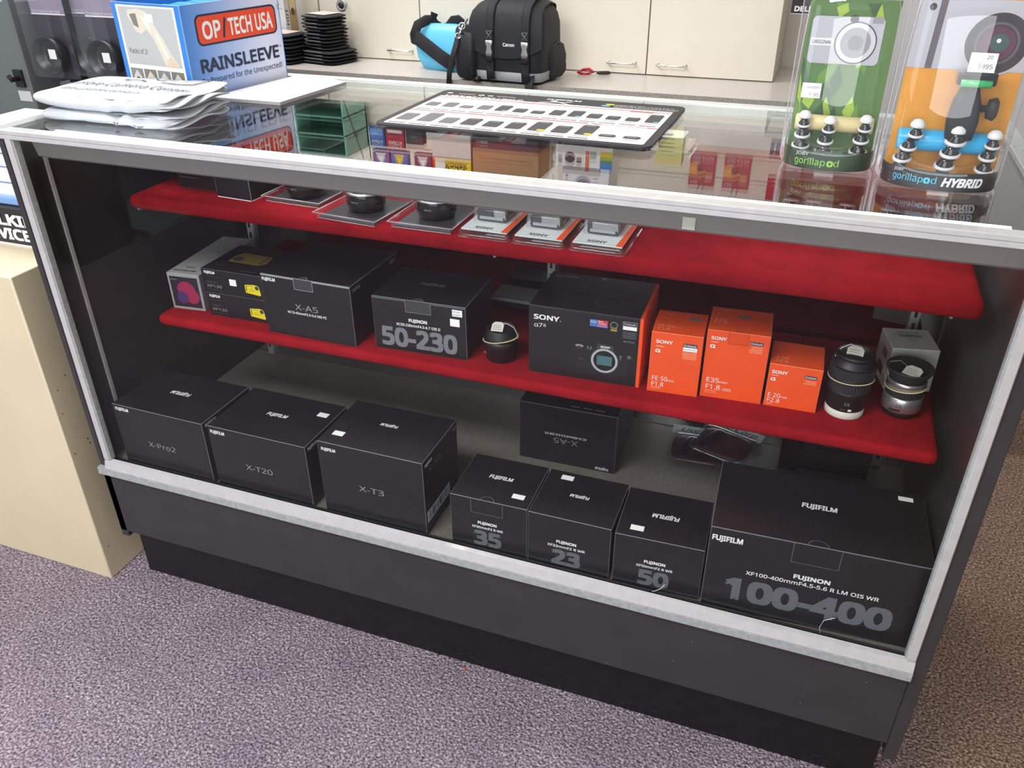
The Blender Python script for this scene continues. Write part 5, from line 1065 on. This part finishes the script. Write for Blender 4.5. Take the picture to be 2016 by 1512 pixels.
# keys
t = thing('carabiner_keyring', 'red carabiner with a black fob lying right of the camera bag', 'keyring', (0.575, 1.375, 0.8545), rad(8))
b = B(); b.tube([(-0.03, 0.0, 0.002), (-0.018, 0.012, 0.008), (0.0, 0.014, 0.010), (0.012, 0.004, 0.004), (0.0, -0.010, 0.001), (-0.02, -0.010, 0.001)], 0.0035, mat('anodised_red', (190, 50, 60), 0.3, metal=0.6), 8, True); b.done('carabiner', t)
b = B(); b.tube(loop(0.009, 0, n=20), 0.0012, chrome, 6, True, M=T(0.014, -0.002, 0.001)); b.done('split_ring', t)
b = B(); b.pillow(0.040, 0.013, 0.009, rubb, M=T(0.042, 0.004, -0.002) @ RZ(0.25), n=8); b.done('fob', t)

# perforated upright and sign at the right
t = thing('perforated_rack', 'pale perforated metal upright at the right end of the counter', 'rack', (1.166, 1.13, 0))
b = B(); b.box(-0.018, 0.018, 0, 0.003, 0, 1.5, mat('rack_pale', (206, 208, 206), 0.45)); b.box(-0.018, -0.015, 0.003, 0.028, 0, 1.5, mat('rack_pale', (206, 208, 206), 0.45)); b.box(0.015, 0.018, 0.003, 0.028, 0, 1.5, mat('rack_pale', (206, 208, 206), 0.45))
for k in range(54): b.face([(0.004 + x, -EPS, 0.02 + k * 0.0254 + z) for x, z in circ(0.003, 10)], blk)
b.done('upright', t)
b = B(); b.box(0.018, 0.6, 0.01, 0.016, 0.0, 1.5, mat('rack_back', (190, 190, 188), 0.5)); b.done('back_panel', t)
b = B(); b.box(-0.005, 0.14, -0.032, -0.028, 0, 0.03, blk); b.text('DELKIN DEVICES', T(0.066, -0.0326, 0.0105) @ RX(pi / 2), 0.0095, wht, w=0.128, bold=0.03); b.face([(-0.005, -0.0324, 0.0), (0.14, -0.0324, 0.0), (0.14, -0.0324, 0.0008), (-0.005, -0.0324, 0.0008)], wht); tag(b.done('shelf_sign', loc=(1.110, 1.128, 1.056)), 'narrow black sign with white lettering on the perforated upright', 'sign')

# ------------------------------------------------------------------ goods above the cabinets (seen mirrored in the glass top)
ZC = 1.2152
b = B(); b.box(-1.2, 1.12, 1.648, 1.658, 1.2155, 1.62, wallm)
for k in range(5): b.box(-1.2, 1.12, 1.6465, 1.648, 1.26 + k * 0.075, 1.264 + k * 0.075, mat('slat_groove', (176, 168, 152), 0.6))
tag(b.done('slat_board'), 'cream slatted board above the wall cabinets', 'slat board')
def mono(name, label, cat, loc, w, d, h, m, ds=(), group=None, edge=None, rz=0.0):
    b = B(); b.box(0, w, 0, d, 0, h, m, 0.0008, edge or m); decals(b, list(ds), w, d, h, 1.5)
    return tag(b.done(name, loc=loc, rz=rz), label, cat, group)
mono('product_carton', 'brown cardboard carton on top of the middle cabinet', 'box', (0.178, 1.465, 1.335), 0.222, 0.15, 0.086, cardb, [('r', 'F', 0.02, 0.03, 0.2, 0.033, mat('card_brown', (140, 104, 70), 0.7))], edge=cardb)
mono('product_carton', 'dark grey carton under the brown cardboard carton', 'box', (0.184, 1.462, ZC), 0.216, 0.15, 0.119, dgry, [('t', 'F', 'LUMIX', 0.03, 0.10, 0.008, wht, dict(w=0.036)), ('r', 'F', 0.1, 0.02, 0.19, 0.10, maroon)], edge=dgry)
mono('film_carton', 'yellow film carton beside the brown cardboard carton', 'box', (0.036, 1.462, 1.377), 0.136, 0.09, 0.048, yellow, [('t', 'F', 'Kodak', 0.085, 0.024, 0.020, mat('brown_text', (60, 40, 40), 0.5), dict(w=0.075, bold=0.02)), ('r', 'F', 0.0, 0.0, 0.008, 0.048, redp), ('r', 'F', 0.012, 0.004, 0.045, 0.044, wht)], edge=yellow)
mono('product_carton', 'white carton supporting the yellow film carton', 'box', (0.036, 1.464, ZC), 0.136, 0.1, 0.161, mat('white_carton', (206, 208, 200), 0.5))
mono('camera_carton', 'white instant camera carton with striped side, on top of the right cabinet', 'box', (0.458, 1.462, ZC), 0.178, 0.12, 0.150, white,
     [('r', 'F', 0.0, 0.0, 0.03, 0.03, bluep), ('p', 'F', rrect(0.086, 0.052, 0.006, 4, 0.045, 0.118), mat('print_white_cam', (236, 232, 226), 0.5), 1), ('p', 'F', circ(0.017, 28, 0.045, 0.122), lens_d, 1.6), ('r', 'F', 0.008, 0.115, 0.02, 0.14, lgry, 1.6), ('r', 'F', 0.066, 0.12, 0.082, 0.136, maroon, 1.6),
      ('r', 'F', 0.094, 0.10, 0.106, 0.15, mat('print_coral', (226, 120, 90), 0.5)), ('r', 'F', 0.108, 0.10, 0.128, 0.122, mat('print_mint', (160, 190, 176), 0.5)), ('r', 'F', 0.140, 0.098, 0.178, 0.112, yellow), ('r', 'F', 0.140, 0.112, 0.178, 0.128, mat('stripe_green', (60, 150, 80), 0.5)), ('r', 'F', 0.140, 0.128, 0.178, 0.150, bluep)], 'instant camera cartons')
mono('camera_carton', 'white instant camera carton with maroon band, stacked on the striped one', 'box', (0.480, 1.464, ZC + 0.150), 0.148, 0.115, 0.095, white,
     [('r', 'F', 0.0, 0.0, 0.12, 0.012, maroon), ('p', 'F', circ(0.005, 16, 0.014, 0.030), redp), ('p', 'F', circ(0.026, 30, 0.066, 0.052), lgry, 1), ('p', 'F', circ(0.018, 26, 0.066, 0.052), mgry, 1.6), ('r', 'F', 0.008, 0.05, 0.03, 0.058, mgry), ('r', 'F', 0.1, 0.03, 0.115, 0.034, mgry)], 'instant camera cartons')
mono('note_pad', 'pale yellow note pad on top of the right cabinet', 'note pad', (0.762, 1.464, ZC), 0.080, 0.04, 0.116, mat('note_yellow', (222, 214, 140), 0.6), [('r', 'F', 0.01, 0.03 + k * 0.012, 0.055, 0.033 + k * 0.012, mat('note_ink', (150, 150, 96), 0.6)) for k in range(5)])
cred, cor = mat('card_red', (170, 40, 48), 0.45), mat('card_flame', (232, 160, 50), 0.45)
def memcard(label, x):
    t = thing('memory_card_pack', label, 'memory card', (x, 1.468, 1.287), 0, 'red memory card packs on pegs')
    b = B(); b.box(0, 0.076, 0, 0.003, 0, 0.100, cred, 0.0008)
    decals(b, [('t', 'F', '633X', 0.052, 0.018, 0.010, wht, dict(w=0.034)), ('p', 'F', [(0.0, 0.038), (0.02, 0.030), (0.05, 0.06), (0.03, 0.07), (0.0, 0.066)], cor), ('p', 'F', circ(0.011, 20, 0.032, 0.048), mat('card_maroon', (110, 30, 40), 0.5), 1.6), ('r', 'F', 0.048, 0.058, 0.068, 0.078, mat('card_peach', (214, 150, 110), 0.5), 1.4), ('t', 'F', '150', 0.016, 0.090, 0.010, wht, dict(w=0.022)), ('r', 'F', 0.008, 0.012, 0.03, 0.024, lgry)], 0.076, 0.003, 0.1)
    b.done('card', t)
    b = B()
    for q in (0.030, 0.044): b.tube([(q, 0.012, 0.108), (q, -0.006, 0.108), (q, -0.010, 0.112)], 0.0014, mgry, 6); b.tube([(q, 0.012, 0.108), (q, 0.18, 0.108)], 0.0014, mgry, 6)
    b.done('peg_hook', t)
    b = B(); b.box(-0.004, 0.080, -0.006, 0.008, -0.004, 0.13, clear); b.done('clear_sleeve', t)
memcard('red memory card pack hanging nearest the yellow note pad', 0.867)
memcard('red memory card pack hanging right of its twin', 0.966)
mono('memory_card_pack', 'red and white card pack hanging at the right end of the board', 'memory card', (1.092, 1.468, 1.335), 0.06, 0.003, 0.075, cred, [('t', 'F', 'DELKIN DEVICES', 0.03, 0.008, 0.006, wht, dict(w=0.054)), ('r', 'F', 0.022, 0.03, 0.05, 0.07, lgry), ('t', 'F', 'FIRE POWER', 0.03, 0.02, 0.004, wht)])
mono('memory_card_pack', 'black and red card pack below the other card pack at the right end', 'memory card', (1.086, 1.468, 1.235), 0.06, 0.003, 0.045, dgry, [('r', 'F', 0.025, 0.01, 0.058, 0.04, redp), ('t', 'F', 'I', 0.013, 0.022, 0.018, wht)])
vb, vr = mat('battery_blue', (40, 84, 160), 0.45), mat('battery_red', (176, 44, 60), 0.45)
mono('battery_blister', 'blue battery card above the left end of the middle cabinet', 'battery card', (-0.192, 1.468, 1.295), 0.056, 0.012, 0.065, vb, [('t', 'F', 'VARTA', 0.028, 0.05, 0.010, wht, dict(w=0.044, bold=0.02)), ('r', 'F', 0.004, 0.01, 0.05, 0.03, mat('battery_sky', (130, 170, 220), 0.5))], 'battery cards above the cabinets')
mono('battery_blister', 'red battery card right of the blue battery card', 'battery card', (-0.131, 1.468, 1.298), 0.066, 0.012, 0.062, vr, [('t', 'F', 'VARTA', 0.033, 0.047, 0.011, wht, dict(w=0.052, bold=0.02)), ('r', 'F', 0.006, 0.006, 0.06, 0.016, wht)], 'battery cards above the cabinets')
mono('accessory_carton', 'small dark carton right of the red battery card', 'box', (-0.058, 1.468, 1.29), 0.06, 0.03, 0.055, dgry, [('t', 'F', 'film', 0.03, 0.03, 0.01, lgry)])
for k, (x, m) in enumerate(((-0.186, mat('pack_lilac', (120, 100, 150), 0.5)), (-0.118, mat('pack_navy', (70, 110, 180), 0.5)), (-0.032, mat('pack_plum', (110, 60, 90), 0.5)))):
    mono('filter_pack', ['lilac square pack, leftmost above the battery cards', 'blue pack with a yellow peak picture above the battery cards', 'plum pack with white picture next to the yellow film carton'][k], 'pack', (x, 1.467, 1.372), 0.062, 0.02, 0.062, m, [('p', 'F', [(0.01, 0.01), (0.05, 0.01), (0.032, 0.045)], yellow if k == 1 else wht)], 'square packs above the battery cards')
t = thing('glass_cube_display', 'green edged glass shelf unit standing on the left cabinet', 'glass shelves', (-0.47, 1.46, ZC))
gg = mat('green_glass_edge', (120, 176, 160), 0.1, coat=0.6)
for z in (0.0, 0.06, 0.12, 0.185):
    b = B(); b.box(0, 0.19, 0, 0.15, z, z + 0.006, gg); b.done('glass_shelf', t)
b = B(); b.box(0.184, 0.19, 0.0, 0.15, 0.006, 0.185, gg); b.box(0, 0.006, 0.0, 0.15, 0.006, 0.185, gg); b.box(0, 0.19, 0.144, 0.15, 0.006, 0.185, mat('green_glass_back', (150, 176, 160), 0.2)); b.done('glass_side', t)
t = thing('wire_easel', 'thin black wire easel standing between glass shelves and battery cards', 'easel', (-0.28, 1.47, ZC))
b = B(); b.tube([(0.0, 0, 0), (0.056, 0, 0.19)], 0.0016, blk, 6); b.tube([(0.078, 0, 0), (0.084, 0, 0.19)], 0.0016, blk, 6); b.tube([(0.034, 0, 0.115), (0.08, 0.04, 0.08)], 0.0012, blk, 6); b.tube(loop(0.006, 0, n=16), 0.001, blk, 6, True, M=T(0.036, 0, 0.115) @ RX(pi / 2)); b.done('wire_frame', t)

# across the aisle (seen mirrored in the front glass)
b = B(); b.box(-2.2, -1.5, -1.64, -1.342, 0, 0.42, mat('plinth_black', (14, 14, 16), 0.3), 0.003); tag(b.done('floor_plinth'), 'black plinth across the aisle, mirrored in the front glass', 'plinth')
b = B(); b.box(-1.95, -1.47, -1.98, -1.7, 0.0, 0.03, mat('base_plate_pale', (170, 180, 180), 0.2), 0.002); tag(b.done('base_plate'), 'pale base plate on the carpet behind the black plinth', 'plate')
b = B(); b.box(-2.0, -1.62, -1.6, -1.36, 0.4205, 0.56, mat('carton_olive', (150, 138, 96), 0.6), 0.002); tag(b.done('storage_carton'), 'olive carton standing on the black plinth across the aisle', 'box')
for nm_, pts in (('white thread hanging inside the glass in front of the grey 100-400', [(1.357, 0.3573), (1.3424, 0.3468), (1.3388, 0.3306), (1.342, 0.3195)]), ('white thread hanging inside the glass in front of the grey 50', [(1.1031, 0.3398), (1.0975, 0.3292), (1.0885, 0.3215), (1.0847, 0.3195)])):
    b = B(); b.tube([(x, 0.0112, z) for x, z in pts], 0.0005, wht, 6); tag(b.done('loose_thread'), nm_, 'thread', 'loose white threads behind the glass')
# crumb on the carpet
b = B(); b.pillow(0.006, 0.004, 0.003, orange, n=4); tag(b.done('orange_crumb', loc=(0.745, 0.012, 0.0005)), 'tiny orange crumb on the carpet by the toe kick', 'crumb')
